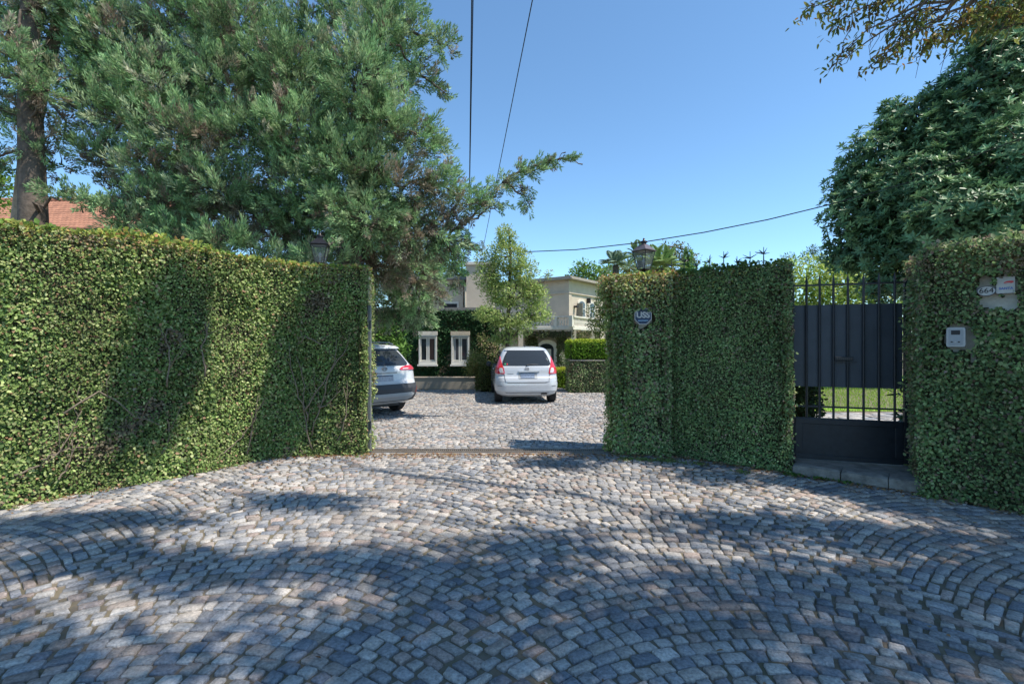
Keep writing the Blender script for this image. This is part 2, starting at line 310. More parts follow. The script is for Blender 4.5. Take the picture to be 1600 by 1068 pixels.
def wallpt(px, z, off=.09):              # point on the left wall's face at photo column px
    best = None
    for i in range(len(LW)-1):
        A, B = np.array(LW[i]), np.array(LW[i+1]); t = np.linspace(0, 1, 60)[:, None]; P = A+(B-A)*t; q = 800+FPX*P[:, 0]/P[:, 1]; j = np.argmin(abs(q-px)); e = abs(q[j]-px)
        if best is None or e < best[0]:
            U = nz(B-A); best = (e, P[j], np.array([U[1], -U[0]]))
    P = best[1]+best[2]*off; return np.array([P[0], P[1], z])
stems = [(490, .05, [(480, .6), (478, 1.0), (462, 1.45)]), (492, .3, [(510, .9), (524, 1.35), (528, 1.7)]), (478, .62, [(505, 1.05), (540, 1.5), (545, 1.6)]), (486, .5, [(470, .85), (455, 1.2), (452, 1.6)]),
         (330, .05, [(345, .2), (372, .35), (395, .6)]), (60, .42, [(90, .48), (120, .50), (150, .47)]), (20, .30, [(70, .38), (105, .62), (125, .9)]), (380, .1, [(392, .5), (398, .9)]),
         (100, .9, [(150, 1.1), (205, .8), (250, .62)]), (255, 1.1, [(262, 1.5), (258, 1.8)]), (315, 1.2, [(312, 1.6), (322, 1.9)]), (530, .2, [(545, .6), (538, 1.0)]), (505, 1.6, [(480, 1.75), (465, 1.6)]), (90, .2, [(112, .35), (110, .6)]), (500, .7, [(515, .75), (535, .95)]), (245, .25, [(262, .5), (258, .7)])]
for p0, z0, rest in stems:
    m = MB(); pts = [wallpt(p0, z0, .10)]+[wallpt(a, b, .085) for a, b in rest]
    P = []; 
    for i in range(len(pts)-1):
        for t in np.linspace(0, 1, 5)[:-1]: P.append(pts[i]*(1-t)+pts[i+1]*t+RNG.normal(size=3)*.012)
    P.append(pts[-1]); m.tube(P, np.linspace(.011, .004, len(P)), 6)
    for q in range(3):
        j = RNG.integers(1, len(P)-1); e = P[j]+np.array([RNG.normal()*.15, 0, RNG.uniform(.1, .35)]); e[1] += (e[0]-P[j][0])*(.0 if P[j][1] > 7 else .9)*-1*0; m.tube([P[j], (P[j]+e)/2+RNG.normal(size=3)*.02, e], [.005, .004, .002], 5)
    m.build('stem', M_STEM, w, smooth=True)
# gate pillar and wall right of the drive
w = thing('ivy_wall', 'ivy wall with yellow-tipped gate pillar, between the driveway and the iron gate', 'wall', (2.4, 6.8, 0))
lm = LM(); core = MB()
pb = lambda a, b, P: .03+.15*np.clip((b-2.0)/.4, 0, 1)+.05*noise(P, 3.4, 41)+np.clip(.5-b, 0, 1)*.08
hl = [(.36, 1.99, .15, .15)]
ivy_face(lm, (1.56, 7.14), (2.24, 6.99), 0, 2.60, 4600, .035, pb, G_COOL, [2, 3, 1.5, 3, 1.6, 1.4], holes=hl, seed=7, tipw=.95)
ivy_face(lm, (1.56, 7.65), (1.56, 7.14), 0, 2.60, 4200, .035, pb, G_IVY, [2, 3, 2, 3, 2, 1.2], seed=7, tipw=.7)
ivy_face(lm, (1.47, 7.27), (1.68, 7.08), 0, 2.60, 5200, .035, lambda a, b, P: pb(a, b, P)-.03, G_IVY, [2, 3, 2, 3, 2, 1.2], seed=7, tipw=.95)
ivy_face(lm, (2.24, 6.98), (2.30, 7.20), 0, 2.62, 4200, .035, pb, G_COOL, None, seed=8, tipw=.8)
ivy_top(lm, (1.50, 7.12), (2.34, 6.94), 2.6, .55, 2600, .046, TOPC, [2, 4, 1, 3, 3], rise=.10)
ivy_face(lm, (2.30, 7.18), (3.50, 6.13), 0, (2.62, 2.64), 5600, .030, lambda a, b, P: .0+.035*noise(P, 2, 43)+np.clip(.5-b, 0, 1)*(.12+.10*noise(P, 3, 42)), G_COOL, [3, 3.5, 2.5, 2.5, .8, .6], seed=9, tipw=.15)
ivy_top(lm, (2.30, 7.05), (3.50, 6.13), (2.62, 2.64), .4, 1500, .045, [(.05, .11, .03), (.09, .16, .035), (.14, .2, .04)], rise=.09)
ivy_face(lm, (3.50, 6.13), (3.68, 6.42), 0, 2.64, 2700, .042, lambda a, b, P: .0+.02*noise(P, 3, 44), G_COOL, None, seed=10)
core.add(wall_core((1.58, 7.15), (2.28, 6.98), 2.58, .45, .1), BOXF); core.add(wall_core((2.38, 7.08), (3.47, 6.14), 2.6, .28, .14), BOXF)
core.build('masonry', M_PLASTER, w); lm.build('ivy', M_LEAF, w)
# right block
w = thing('ivy_wall', 'tall shaded ivy wall carrying the intercom and number plate, right of the iron gate', 'wall', (5.2, 4.9, 0))
RA, RB = np.array([4.47, 5.24]), np.array([6.6, 2.78]); RL = np.linalg.norm(RB-RA); RU = (RB-RA)/RL; RN = np.array([RU[1], -RU[0]]); RN = RN if RN[1] < 0 else -RN
def blk(px, off=0):
    k_ = (px-800)/FPX; t = (k_*RA[1]-RA[0])/(RU[0]-k_*RU[1]); return t
tI, tN, tS, tP = blk(1494), blk(1543), blk(1572), blk(1512)
lm = LM(); core = MB()
holes = [(tI+.0, 1.70, .12, .14), (tI+.10, 1.66, .05, .11), (tI+.12, 1.48, .03, .06), (tN-.01, 2.17, .085, .07), (tS, 2.215, .075, .10), (tN+.02, 2.06, .10, .06), (tN-.02, 2.28, .06, .07), (tS+.03, 2.05, .06, .08)]
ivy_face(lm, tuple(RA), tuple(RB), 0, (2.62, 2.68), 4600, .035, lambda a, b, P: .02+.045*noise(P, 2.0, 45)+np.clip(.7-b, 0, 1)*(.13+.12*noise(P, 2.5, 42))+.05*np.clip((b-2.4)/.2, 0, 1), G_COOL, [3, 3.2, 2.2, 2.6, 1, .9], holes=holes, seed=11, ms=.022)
ivy_face(lm, (4.90, 5.97), tuple(RA), 0, 2.62, 3800, .040, lambda a, b, P: .0+.02*noise(P, 3, 46), G_COOL, None, seed=12)
ivy_top(lm, tuple(RA), tuple(RB), (2.60, 2.68), .6, 2400, .045, G_COOL, rise=.16)
core.add(wall_core(tuple(RA+RU*.1), tuple(RB), 2.54, .42, .105), BOXF); core.build('masonry', M_PLASTER, w); lm.build('ivy', M_LEAF, w)

# ------------------------------------------------------------------ text helper
def text(name, s, size, m, parent, loc, U, N, bold=0, depth=.002):
    cu = bpy.data.curves.new(name, 'FONT'); cu.body = s; cu.size = size; cu.align_x = 'CENTER'; cu.align_y = 'CENTER'; cu.extrude = depth; cu.offset = bold
    o = bpy.data.objects.new('tmp', cu); COL.objects.link(o); bpy.context.view_layer.update()
    me = bpy.data.meshes.new_from_object(o.evaluated_get(bpy.context.evaluated_depsgraph_get())); bpy.data.objects.remove(o)
    U = Vector((*U, 0)).normalized(); N = Vector((*N, 0)).normalized(); mt = Matrix(((U.x, 0, N.x, loc[0]), (U.y, 0, N.y, loc[1]), (0, 1, 0, loc[2]), (0, 0, 0, 1)))
    me.transform(mt); me.materials.clear(); return link_mesh(name, me, m, parent, False)
def face_fn(P, U, N):
    P = np.array(P, float); U3 = np.array([*U, 0.]); N3 = np.array([*N, 0.]); return lambda a, b, t: P+U3*a+UP*b+N3*t
def rrect(w_, h_, r, n=5):
    o = []
    for cx, cy, a0 in ((w_/2-r, h_/2-r, 0), (-w_/2+r, h_/2-r, 90), (-w_/2+r, -h_/2+r, 180), (w_/2-r, -h_/2+r, 270)):
        for i in range(n): a = math.radians(a0+90*i/(n-1)); o.append((cx+r*math.cos(a), cy+r*math.sin(a)))
    return o
M_BLACK = mat('black_paint', (.015, .015, .02), .5); M_ENAMEL = mat('white_enamel', (.42, .42, .41), .35, noise_s=30, noise_a=.08)
M_NAVY = mat('navy', (.015, .035, .08), .45); M_REDP = mat('red_print', (.55, .04, .05), .5); M_BLUEP = mat('blue_print', (.05, .12, .4), .5)
def bpt(t, z, off): p = RA+RU*t+RN*off; return (p[0], p[1], z)
# intercom
P = bpt(tI, 1.70, -.02); q = thing('intercom', 'grey intercom with dark display window on the ivy wall', 'intercom', P); fn = face_fn(P, RU, RN); M_PANEL = mat('intercom_grey', (.36, .38, .40), .4, metal=.2, noise_s=20, noise_a=.1)
MB().prism(rrect(.150, .205, .018), fn, 0, .05).build('housing', M_PANEL, q, bevel=.004)
MB().prism(rrect(.112, .165, .008), fn, .05, .056).build('faceplate', mat('intercom_face', (.26, .28, .31), .4, metal=.3), q)
MB().prism([(a, b+.048) for a, b in rrect(.07, .045, .004)], fn, .056, .059).build('display', M_BLACK, q)
for i in range(3): MB().prism([(a-.03+.028*i, b-.05) for a, b in rrect(.016, .012, .003)], fn, .056, .062).build('button', M_ENAMEL if i == 1 else M_BLACK, q)
# number plate
P = bpt(tN-.01, 2.165, -.035); q = thing('number_plate', 'oval white enamel house number plate reading 664', 'house number', P); fn = face_fn(P, RU, RN)
oval = [(.070*math.cos(a), .050*math.sin(a)) for a in np.linspace(0, 2*math.pi, 37)[:-1]]
MB().prism(oval, fn, 0, .012).build('plate', M_ENAMEL, q)
m = MB(); n = len(oval)
for i in range(n):
    a, b = oval[i], oval[(i+1) % n]; m.add([fn(a[0], a[1], .0125), fn(b[0], b[1], .0125), fn(b[0]*.93, b[1]*.91, .0135), fn(a[0]*.93, a[1]*.91, .0135)], [(0, 1, 2, 3)])
m.build('rim', M_NAVY, q); text('digits', '664', .072, M_BLACK, q, fn(0, .002, .0135), RU, RN, 0, .003)
# alarm plaque
P = bpt(tS-.005, 2.215, -.04); q = thing('wall_plaque', 'white wall plaque with red mark and blue lettering', 'plaque', P); fn = face_fn(P, RU, RN)
MB().prism(rrect(.13, .165, .008), fn, 0, .008).build('plate', M_ENAMEL, q)
MB().prism([(.022+.034*math.cos(a)+.01*math.sin(a), .025+.014*math.sin(a)) for a in np.linspace(0, 6.283, 19)[:-1]], fn, .008, .011).build('emblem', M_REDP, q)
MB().prism([(-.012, .018), (.03, .012), (.036, .018), (.01, .022)], fn, .0112, .013).build('emblem_swoosh', M_ENAMEL, q)
text('lettering', 'SANTA', .031, M_BLUEP, q, fn(.003, -.035, .0085), RU, RN, .001)
# octagonal sign on the pillar
pU = nz(np.array([.76, -.17])); pN = np.array([pU[1], -pU[0]]); sp = np.array([1.52, 7.15])+pU*.40+pN*.085
P = (sp[0], sp[1], 2.02); q = thing('security_sign', 'dark blue octagonal security sign reading USS on the ivy pillar', 'sign', P); fn = face_fn(P, pU, pN)
oc = lambda r: [(r*math.cos(math.radians(22.5+45*i)), r*math.sin(math.radians(22.5+45*i))) for i in range(8)]
MB().prism(oc(.128), fn, 0, .010).build('border', M_ENAMEL, q); MB().prism(oc(.117), fn, .010, .013).build('face', M_NAVY, q)
text('lettering', 'USS', .115, M_ENAMEL, q, fn(0, .015, .0135), pU, pN, .0045); m = MB()
for i in range(9): m.prism([(a-.064+.016*i, b-.062) for a, b in rrect(.011, .014, .002)], fn, .013, .0145)
m.build('small_print', mat('sky_print', (.25, .42, .62), .5), q)

# ------------------------------------------------------------------ lamps
M_COPPER = mat('lamp_metal', (.035, .032, .035), .38, metal=.6, noise_s=20, noise_a=.3); M_ROOFM = mat('lamp_roof', (.20, .16, .16), .35, metal=.6, noise_s=15, noise_a=.3)
gm = mat('lamp_glass', (.25, .27, .27), .08, trans=.0, spec=.6)
gt = gm.node_tree; tb = gt.nodes.new('ShaderNodeBsdfTransparent'); mxs = gt.nodes.new('ShaderNodeMixShader'); mxs.inputs[0].default_value = .72; gt.links.new(gt.nodes['Principled BSDF'].outputs[0], mxs.inputs[1]); gt.links.new(tb.outputs[0], mxs.inputs[2]); gt.links.new(mxs.outputs[0], gt.nodes['Material Output'].inputs[0])
def lantern(loc, rz, label, roofm):
    q = thing('lantern', label, 'lamp', loc, rz, 'lanterns on the gate pillars'); q.scale = (.76, .76, .80); a, b, h = .155, .085, .34; z0 = .10
    MB().tube([(0, 0, -.12), (0, 0, .04)], .028, 10).lathe([(.03, .02), (.055, .04), (.05, .06), (.03, .07), (.075, .09), (.09, .1)], n=12).build('stand', M_COPPER, q, local=True)
    fr = MB()
    for i in range(4):
        t = math.radians(45+90*i); u = (math.cos(t)*math.sqrt(2), math.sin(t)*math.sqrt(2)); t2 = math.radians(135+90*i); u2 = (math.cos(t2)*math.sqrt(2), math.sin(t2)*math.sqrt(2))
        A = (u[0]*b, u[1]*b, z0); B = (u[0]*a, u[1]*a, z0+h); A2 = (u2[0]*b, u2[1]*b, z0); B2 = (u2[0]*a, u2[1]*a, z0+h)
        fr.tube([A, B], .009, 6).tube([A, A2], .009, 6).tube([B, B2], .010, 6)
        MB().add([A, A2, B2, B], [(0, 1, 2, 3)]).build('pane', gm, q, local=True)
    fr.build('frame', M_COPPER, q, local=True)
    r = MB(); r.box((0, 0, z0+h+.012), (a*2.25, a*2.25, .018)); r.box((0, 0, z0+h+.075), (a*2.1, a*2.1, .115), taper=.36); r.build('roof', roofm, q, local=True, bevel=.004)
    MB().lathe([(.05, z0+h+.13), (.05, z0+h+.165), (.075, z0+h+.17), (.07, z0+h+.19), (.03, z0+h+.205), (.018, z0+h+.225), (.024, z0+h+.235), (.004, z0+h+.26)], n=14).build('finial', M_COPPER, q, local=True)
    MB().lathe([(.012, z0), (.012, z0+.10), (.03, z0+.13), (.032, z0+.17), (.012, z0+.21)], n=10).build('bulb', M_ENAMEL, q, local=True, smooth=True)
c = at(1006, 421, 7.3); lantern((c[0], c[1], c[2]-.08), math.radians(38), 'glass lantern with brown hipped roof on the right gate pillar, against the sky', M_ROOFM)
c = at(500, 411, 7.45); lantern((c[0], c[1], c[2]-.08), math.radians(12), 'black glass lantern on the left ivy wall, half hidden under conifer sprays', M_COPPER)
# spikes
ORD = 'first second third fourth fifth sixth seventh last'.split()
for i, px in enumerate((1049, 1074, 1098, 1122, 1147, 1170, 1192, 1214)):
    t = (px-1046)/190; X = 2.34+(3.45-2.34)*t; Y = 7.16+(6.28-7.16)*t; q = MB(); c = Vector((X, Y, 2.77+.05*math.sin(i*2.1)))
    for j in range(7 if i % 2 else 6):
        dv = Vector(rdir(1)[0]); dv.z = abs(dv.z)*.7; dv.normalize(); q.tube([c, c+dv*random.uniform(.07, .12)], [.009, .002], 5)
    q.tube([c-Vector((0, 0, .14)), c+Vector((0, 0, .09))], [.009, .004], 5)
    tag(q.build('wall_spike', M_IRON), f'black star-shaped iron wall spike, {ORD[i]} in the row counted from the lantern', 'spike', 'spikes along the wall top')
# slim gate post at the left wall end
q = thing('gate_post', 'slim grey steel gate post at the left wall end', 'post', (-2.135, 7.25, 0))
MB().box((-2.135, 7.25, 1.1), (.04, .06, 2.2)).build('post', mat('post_grey', (.16, .17, .17), .5, metal=.3, noise_s=8, noise_a=.3), q)
for z in (.35, 1.85): MB().tube([(-2.115, 7.22, z), (-2.115, 7.22, z+.12)], .014, 8).build('hinge', M_IRON, q)

# ------------------------------------------------------------------ pedestrian gate
GA, GB = np.array([3.66, 6.37]), np.array([4.88, 5.95]); GL = np.linalg.norm(GB-GA); GU = (GB-GA)/GL; GN = np.array([GU[1], -GU[0]]); GN = GN if GN[1] < 0 else -GN; grz = math.atan2(GU[1], GU[0])
q = thing('iron_gate', 'black iron pedestrian gate with sheet panel and pointed bars', 'gate', (GA[0], GA[1], .14), grz); z = lambda h: h-.14
MB().box((.025, 0, z(1.28)), (.05, .05, 2.26)).build('post', M_IRON, q, local=True, bevel=.004); MB().box((GL-.025, 0, z(1.28)), (.05, .05, 2.26)).build('post', M_IRON, q, local=True, bevel=.004)
for h_, t_ in ((2.385, .022), (.815, .014)): MB().box((GL/2, 0, z(h_)), (GL-.1, t_, .022)).build('rail', M_IRON, q, local=True)
MB().box((GL/2, .024, z(1.60)), (GL-.11, .006, 1.06)).build('sheet_panel', M_SHEET, q, local=True)
for px in (1260, 1280.5, 1302, 1324.6, 1349, 1373, 1397.6):
    kx = (px-800)/FPX; t = (kx*GA[1]-GA[0])/(GU[0]-kx*GU[1])
    MB().tube([(t, -.008, z(.67)), (t, -.008, z(2.44)), (t, -.008, z(2.52))], [.0145, .0145, .002], 8).build('bar', M_IRON, q, local=True)
m = MB(); m.box((GL/2, 0, z(.41)), (GL-.1, .03, .52)); m.build('lower_panel', M_IRON, q, local=True, bevel=.003)
m = MB()
for a in (.645, .185): m.box((GL/2, -.022, z(a-.02)), (GL-.12, .016, .07 if a > .4 else .06))
for a in (.1, GL-.1): m.box((a, -.022, z(.405)), (.09, .015, .38))
m.build('panel_moulding', M_IRON, q, local=True, bevel=.006)
m = MB(); m.box((.60, -.035, z(1.44)), (.20, .03, .05)).build('letter_slot', M_IRON, q, local=True, bevel=.006)
m = MB(); [m.box((.525+.022*i, -.053, z(1.44)), (.012, .004, .02)) for i in range(8)]; m.build('slot_relief', mat('relief', (.05, .045, .045), .4), q, local=True)
MB().box((.60, -.03, z(1.395)), (.28, .012, .010)).build('slot_ledge', M_IRON, q, local=True)
MB().box((GL-.03, -.03, z(1.38)), (.05, .02, .16)).tube([(GL-.03, -.05, z(1.42)), (GL-.03, -.09, z(1.42)), (GL-.12, -.09, z(1.42))], .009, 8).build('handle', M_RUST, q, local=True)
# step
sa, sb = np.array([3.50, 6.04]), np.array([4.50, 5.18]); m = MB(); su = nz(sb-sa); sn = np.array([su[1], -su[0]])
M_STEP = mat('step_stone', (.20, .19, .175), .85, noise_s=7, noise_a=.5, bump=1, bump_s=30)
q = thing('stone_step', 'worn stone doorstep below the iron gate', 'step', (4.1, 5.8, 0))
for i in range(3):
    a = sa+(sb-sa)*((0, .38, .72)[i]+.003); b = sa+(sb-sa)*((.38, .72, 1)[i]-.003); hh = .125+.01*((i*7) % 3)/2; c_ = [a, b, b-sn*-0+(-sn)*.22, a+(-sn)*.22]
    c_ = [np.array(p) for p in c_]; nn = 9
    def gp(u, v, z_): p = (c_[0]*(1-u)+c_[1]*u)*(1-v)+(c_[3]*(1-u)+c_[2]*u)*v; e = min(u, 1-u, 1)*8; P3 = np.array([p[0], p[1], z_]); w_ = float(noise(P3[None], 17, 95+i)[0])*.009+float(noise(P3[None], 45, 96)[0])*.004; return (p[0]+sn[0]*w_-(0 if v > .01 else 0), p[1]+sn[1]*w_, z_+w_*(z_ > .05)-.012*(max(0, 1-e))*(z_ > .1))
    top = [gp(a/nn, b/4, hh-(.014 if b == 0 else 0)) for b in range(5) for a in range(nn+1)]; fr_ = [gp(a/nn, 0, hh*(b/4)*.9) for b in range(5) for a in range(nn+1)]
    Fq = [(b*(nn+1)+a, b*(nn+1)+a+1, (b+1)*(nn+1)+a+1, (b+1)*(nn+1)+a) for b in range(4) for a in range(nn)]
    m.add(top, Fq); m.add(fr_, Fq); n1 = nn+1; m.add([fr_[4*n1+a] for a in range(n1)]+[top[a] for a in range(n1)], [(a, a+1, n1+a+1, n1+a) for a in range(nn)])
m.build('kerb_stone', M_STEP, q)
m = MB(); c_ = [sa-sn*.221, sb-sn*.221+np.array([.05, 0]), np.array([5.0, 6.1]), np.array([3.75, 6.6])]; m.add([(*p, 0) for p in c_]+[(*p, .122) for p in c_], BOXF); m.build('tread', M_STEP, q)
lm = LM()
for (X, Y) in ((3.72, 5.82), (3.95, 5.66), (4.45, 5.15), (3.5, 6.0), (5.0, 4.5)):
    k = 60; P = np.array([X, Y, 0])+RNG.normal(size=(k, 3))*[.06, .04, 0]; lm.leaves(P, UP+rdir(k)*.9, UP+rdir(k), .04, .02, pal(k, [(.08, .17, .03), (.12, .22, .05)]))
for t_ in RNG.uniform(0, 1, 46):
    L_ = LW if t_ < .6 else [(1.6, 6.98), (2.28, 6.86), (3.42, 5.98)]; t2 = (t_/.6 if t_ < .6 else (t_-.6)/.4)*(len(L_)-1); i_ = min(int(t2), len(L_)-2); A_, B_ = np.array(L_[i_]), np.array(L_[i_+1]); u_ = nz(B_-A_); p_ = A_+(B_-A_)*(t2-i_)+np.array([u_[1], -u_[0]])*RNG.uniform(.10, .24)
    k = int(RNG.integers(12, 40)); P = np.array([*p_, 0])+RNG.normal(size=(k, 3))*[.05, .04, 0]; lm.leaves(P, UP+rdir(k)*.9, UP+rdir(k), RNG.uniform(.02, .045, k), .016, pal(k, [(.14, .25, .06), (.2, .3, .09), (.26, .22, .12)]))
tag(lm.build('weeds', M_LEAF), 'small green weeds along the wall feet and doorstep', 'weeds', kind='stuff')

# ------------------------------------------------------------------ vegetation helpers
def branch_pts(A, B, sag=.0, wob=.06, n=7):
    A = np.array(A, float); B = np.array(B, float); L = np.linalg.norm(B-A); P = [A+(B-A)*t+UP*sag*4*t*(1-t)*L+(RNG.normal(size=3)*wob*L/n*1.5 if 0 < t < 1 else 0) for t in np.linspace(0, 1, n)]; return P
def plumes(lm, P, A, L, cols, n=30, wv=.030, up=.25):
    k = len(P); A = nz(A); L = np.broadcast_to(L, (k,))
    t = np.tile(np.linspace(.02, 1, n), k)+RNG.uniform(-.02, .02, k*n); Pi = np.repeat(P, n, 0); Ai = np.repeat(A, n, 0); Li = np.repeat(L, n)
    r = rdir(k*n); r = nz(r-Ai*(r*Ai).sum(1, keepdims=True)); spread = (1-.75*t)[:, None]
    base = Pi+Ai*(t*Li*.8)[:, None]+r*(.02+.22*spread*RNG.uniform(0, 1, (k*n, 1)))*Li[:, None]*.8; D = Ai*.9+r*.75*(.35+spread)+UP*up
    C = np.repeat(cols, n, 0)*(.82+.36*np.clip(t, 0, 1)[:, None]+RNG.normal(size=(k*n, 1))*.18); ln = Li*RNG.uniform(.14, .30, k*n)
    lm.blades(base, D, rdir(k*n), ln, wv*RNG.uniform(.6, 1.3, k*n), np.clip(C, .005, .8))
def ell_pts(c, r, k, lo=.6, hi=1.0):
    d = rdir(k); rad = RNG.uniform(lo, hi, k)[:, None]; return np.array(c)+d*rad*np.array(r), nz(d/np.array(r))
G_CON = [(.26, .43, .19), (.20, .35, .16), (.33, .50, .24), (.36, .53, .26), (.26, .35, .19), (.16, .28, .13)]
G_BRN = [(0.299, 0.241, 0.184), (0.368, 0.322, 0.253), (0.218, 0.241, 0.149), (0.196, 0.149, 0.115), (0.207, 0.287, 0.149)]
def conifer(label, base, trunk, blobs, bark=M_BARK, tr=.24, bs=1.0):
    q = thing('conifer_tree', label, 'tree', base); tk = MB(); n = len(trunk); tk.tube(trunk, np.linspace(tr, tr*.25, n), 12); br = MB(); lm = LM(); tp = np.array(trunk); cand = [(p, 0.) for p in tp]
    for (c, r, dens, brown, fl) in blobs:
        c = np.array(c, float); r = np.array(r, float); ok_ = [x for x in cand if x[0][2] < c[2]+.8] or cand; s, ds = min(ok_, key=lambda x: np.linalg.norm(x[0]-c)+.45*x[1]+(.5 if x[1] == 0 else 0))
        L = np.linalg.norm(c-s); cand.append((c, ds+L)); bp = branch_pts(s, c, .04, .25, 8); br.tube(bp, np.linspace(min(.07, .02+.012*L), .012, 8), 6)
        k = int(dens*150*(r[0]*r[2]+r[0]*r[1]+r[1]*r[2])/3*bs); P, O = ell_pts(c, r, k, .45, 1.0)
        A = O*.75+np.array(fl)+rdir(k)*.45; nb_ = noise(P, 2.4, 77)+RNG.normal(size=k)*.12; isb = nb_ > np.quantile(nb_, 1-min(brown*1.0, .9)) if brown > 0 else np.zeros(k, bool); inner = np.linalg.norm((P-c)/r, axis=1) < .68
        C = pal(k, G_CON, var=.16)*(1+.34*noise(P, 1.6, 51)+.16*noise(P, 5, 52))[:, None]; C[isb] = pal(int(isb.sum()), G_BRN, var=.22)
        m2 = inner & (RNG.uniform(size=k) < .25); C[m2] = pal(int(m2.sum()), G_BRN, var=.2)
        plumes(lm, P-nz(A)*.15, A, RNG.uniform(.26, .48, k)*min(1, .5+max(r)*.7), np.clip(C, .01, .5), n=60, wv=.0195)
        nb = max(3, int(k/26))
        for j in RNG.choice(k, min(nb, k), replace=False):
            br.tube(branch_pts(c+RNG.normal(size=3)*.1, P[j], .02, .2, 4), [.014, .009, .006, .003], 4, cap=False)
    tk.build('trunk', bark, q, smooth=True); br.build('branches', bark, q, smooth=True); lm.build('foliage', M_NEEDLE, q); return q
up = (0, -.1, .55)
def B(px, py, Y, rpx, rpy=None, dens=1, brown=.1, fl=(0, 0, .25), depth=None):
    rpy = rpy or rpx; rx = rpx/FPX*Y; rzz = rpy/FPX*Y; return (at(px, py, Y), (rx, depth or (rx+rzz)/2, rzz), dens, brown, fl)
up = (0, -.1, .55); rt = (.5, -.1, .25); dn = (.15, -.1, -.25)
conifer('tall dark conifer with thick bare trunk above the far left end of the wall', (-8.93, 9.0, 0), [at(48, 700, 9), at(52, 340, 9), at(48, 200, 9), at(45, 90, 9), at(50, -60, 9), at(60, -220, 9), at(60, -330, 9)],
        [B(10, 60, 8.6, 42, 35, .9, .1, (-.2, 0, .2)), B(60, 5, 9, 55, 35), B(125, 0, 9.2, 50, 30, .9), B(-30, 150, 9, 50, 50), B(60, 140, 8.6, 38, 30, .9), B(25, 175, 9, 34, 22, .7), B(50, 230, 9.0, 40, 28, .8, .25), B(-40, 260, 9, 40, 40), B(95, 205, 9, 30, 22, .6),
         B(95, 300, 8.4, 40, 16, .9, 0, (-.5, 0, .1)), B(140, 315, 8.4, 45, 14, .8, 0, (-.5, 0, .1)), B(75, 185, 9.2, 40, 30, .6, .5), B(60, -120, 9, 110, 60, .7), B(60, -260, 9, 70, 60, .7), B(5, 110, 8.8, 30, 16, .7), B(110, 120, 9.1, 35, 30, .8), B(30, 100, 8.5, 45, 40, .9, .1, up), B(80, 60, 9.4, 60, 50, .9, .1), B(20, 20, 9.3, 50, 40, .9), B(90, 260, 9.6, 30, 30, .6, .3)], tr=.25, bs=1.7)
# pale leaning dead stem beside it
m = MB(); m.tube([at(25, 420, 9.6), at(45, 230, 9.6), at(72, 100, 9.6), at(98, 20, 9.6), at(118, -60, 9.6)], [.16, .14, .12, .10, .08], 10)
for a, b in ((at(72, 100, 9.6), at(190, 140, 9.4)), (at(60, 150, 9.6), at(150, 260, 9.4)), (at(80, 70, 9.6), at(170, 60, 9.3)), (at(90, 40, 9.6), at(150, -20, 9.4))): m.tube(branch_pts(a, b, .05, .2, 6), np.linspace(.035, .008, 6), 6)
tag(m.build('dead_tree', M_BARKL, smooth=True), 'leaning pale bare dead trunk beside the dark conifer', 'tree')
conifer('huge spreading green conifer filling the sky behind the left wall', tuple(at(300, 534, 10.4)*[1, 1, 0]), [at(300, 650, 10.4), at(290, 330, 10.4), at(300, 150, 10.4), at(320, 0, 10.4), at(330, -160, 10.4), at(335, -330, 10.4)],
        [B(190, 70, 9.6, 75, 70, 1, .08, up), B(290, 30, 9.8, 80, 70, 1, .08, up), B(380, 50, 9.8, 75, 80, 1, .1, up), B(250, 130, 9.3, 80, 60, 1, .1, up), B(350, 130, 9.6, 75, 70, 1, .3, up), B(200, 180, 9.2, 70, 50, 1, .1, up), B(290, 210, 9.1, 80, 55, 1, .15, up), B(390, 210, 9.3, 75, 60, 1, .18, up),
         B(160, 240, 9.3, 45, 30, .8, .35, up), B(240, 260, 9.2, 65, 40, 1, .15, up), B(340, 290, 9.2, 75, 50, 1, .2, up), B(255, 315, 9.2, 65, 40, 1, .05, (.1, -.1, .4)), B(205, 345, 9.0, 50, 30, 1, 0, (-.3, 0, .3)), B(190, 120, 10.3, 60, 80, .8, .3, up), B(175, 290, 10.3, 25, 50, .5, .5), B(265, 365, 9.0, 50, 30, 1, 0, up), B(350, 375, 9.0, 60, 22, 1, .05, up),
         B(400, 340, 9.8, 80, 45, .9, .65, (0, 0, .1)), B(300, -80, 10, 150, 70, .7, .1, up), B(360, -220, 10.2, 110, 80, .6, .1, up), B(300, 100, 11.2, 160, 120, .5, .4), B(330, 330, 11.2, 160, 60, .7, .7), B(440, 405, 9.2, 60, 18, 1, .1, up), B(150, 180, 10.5, 40, 70, .8, .3)], tr=.3, bs=2.0)
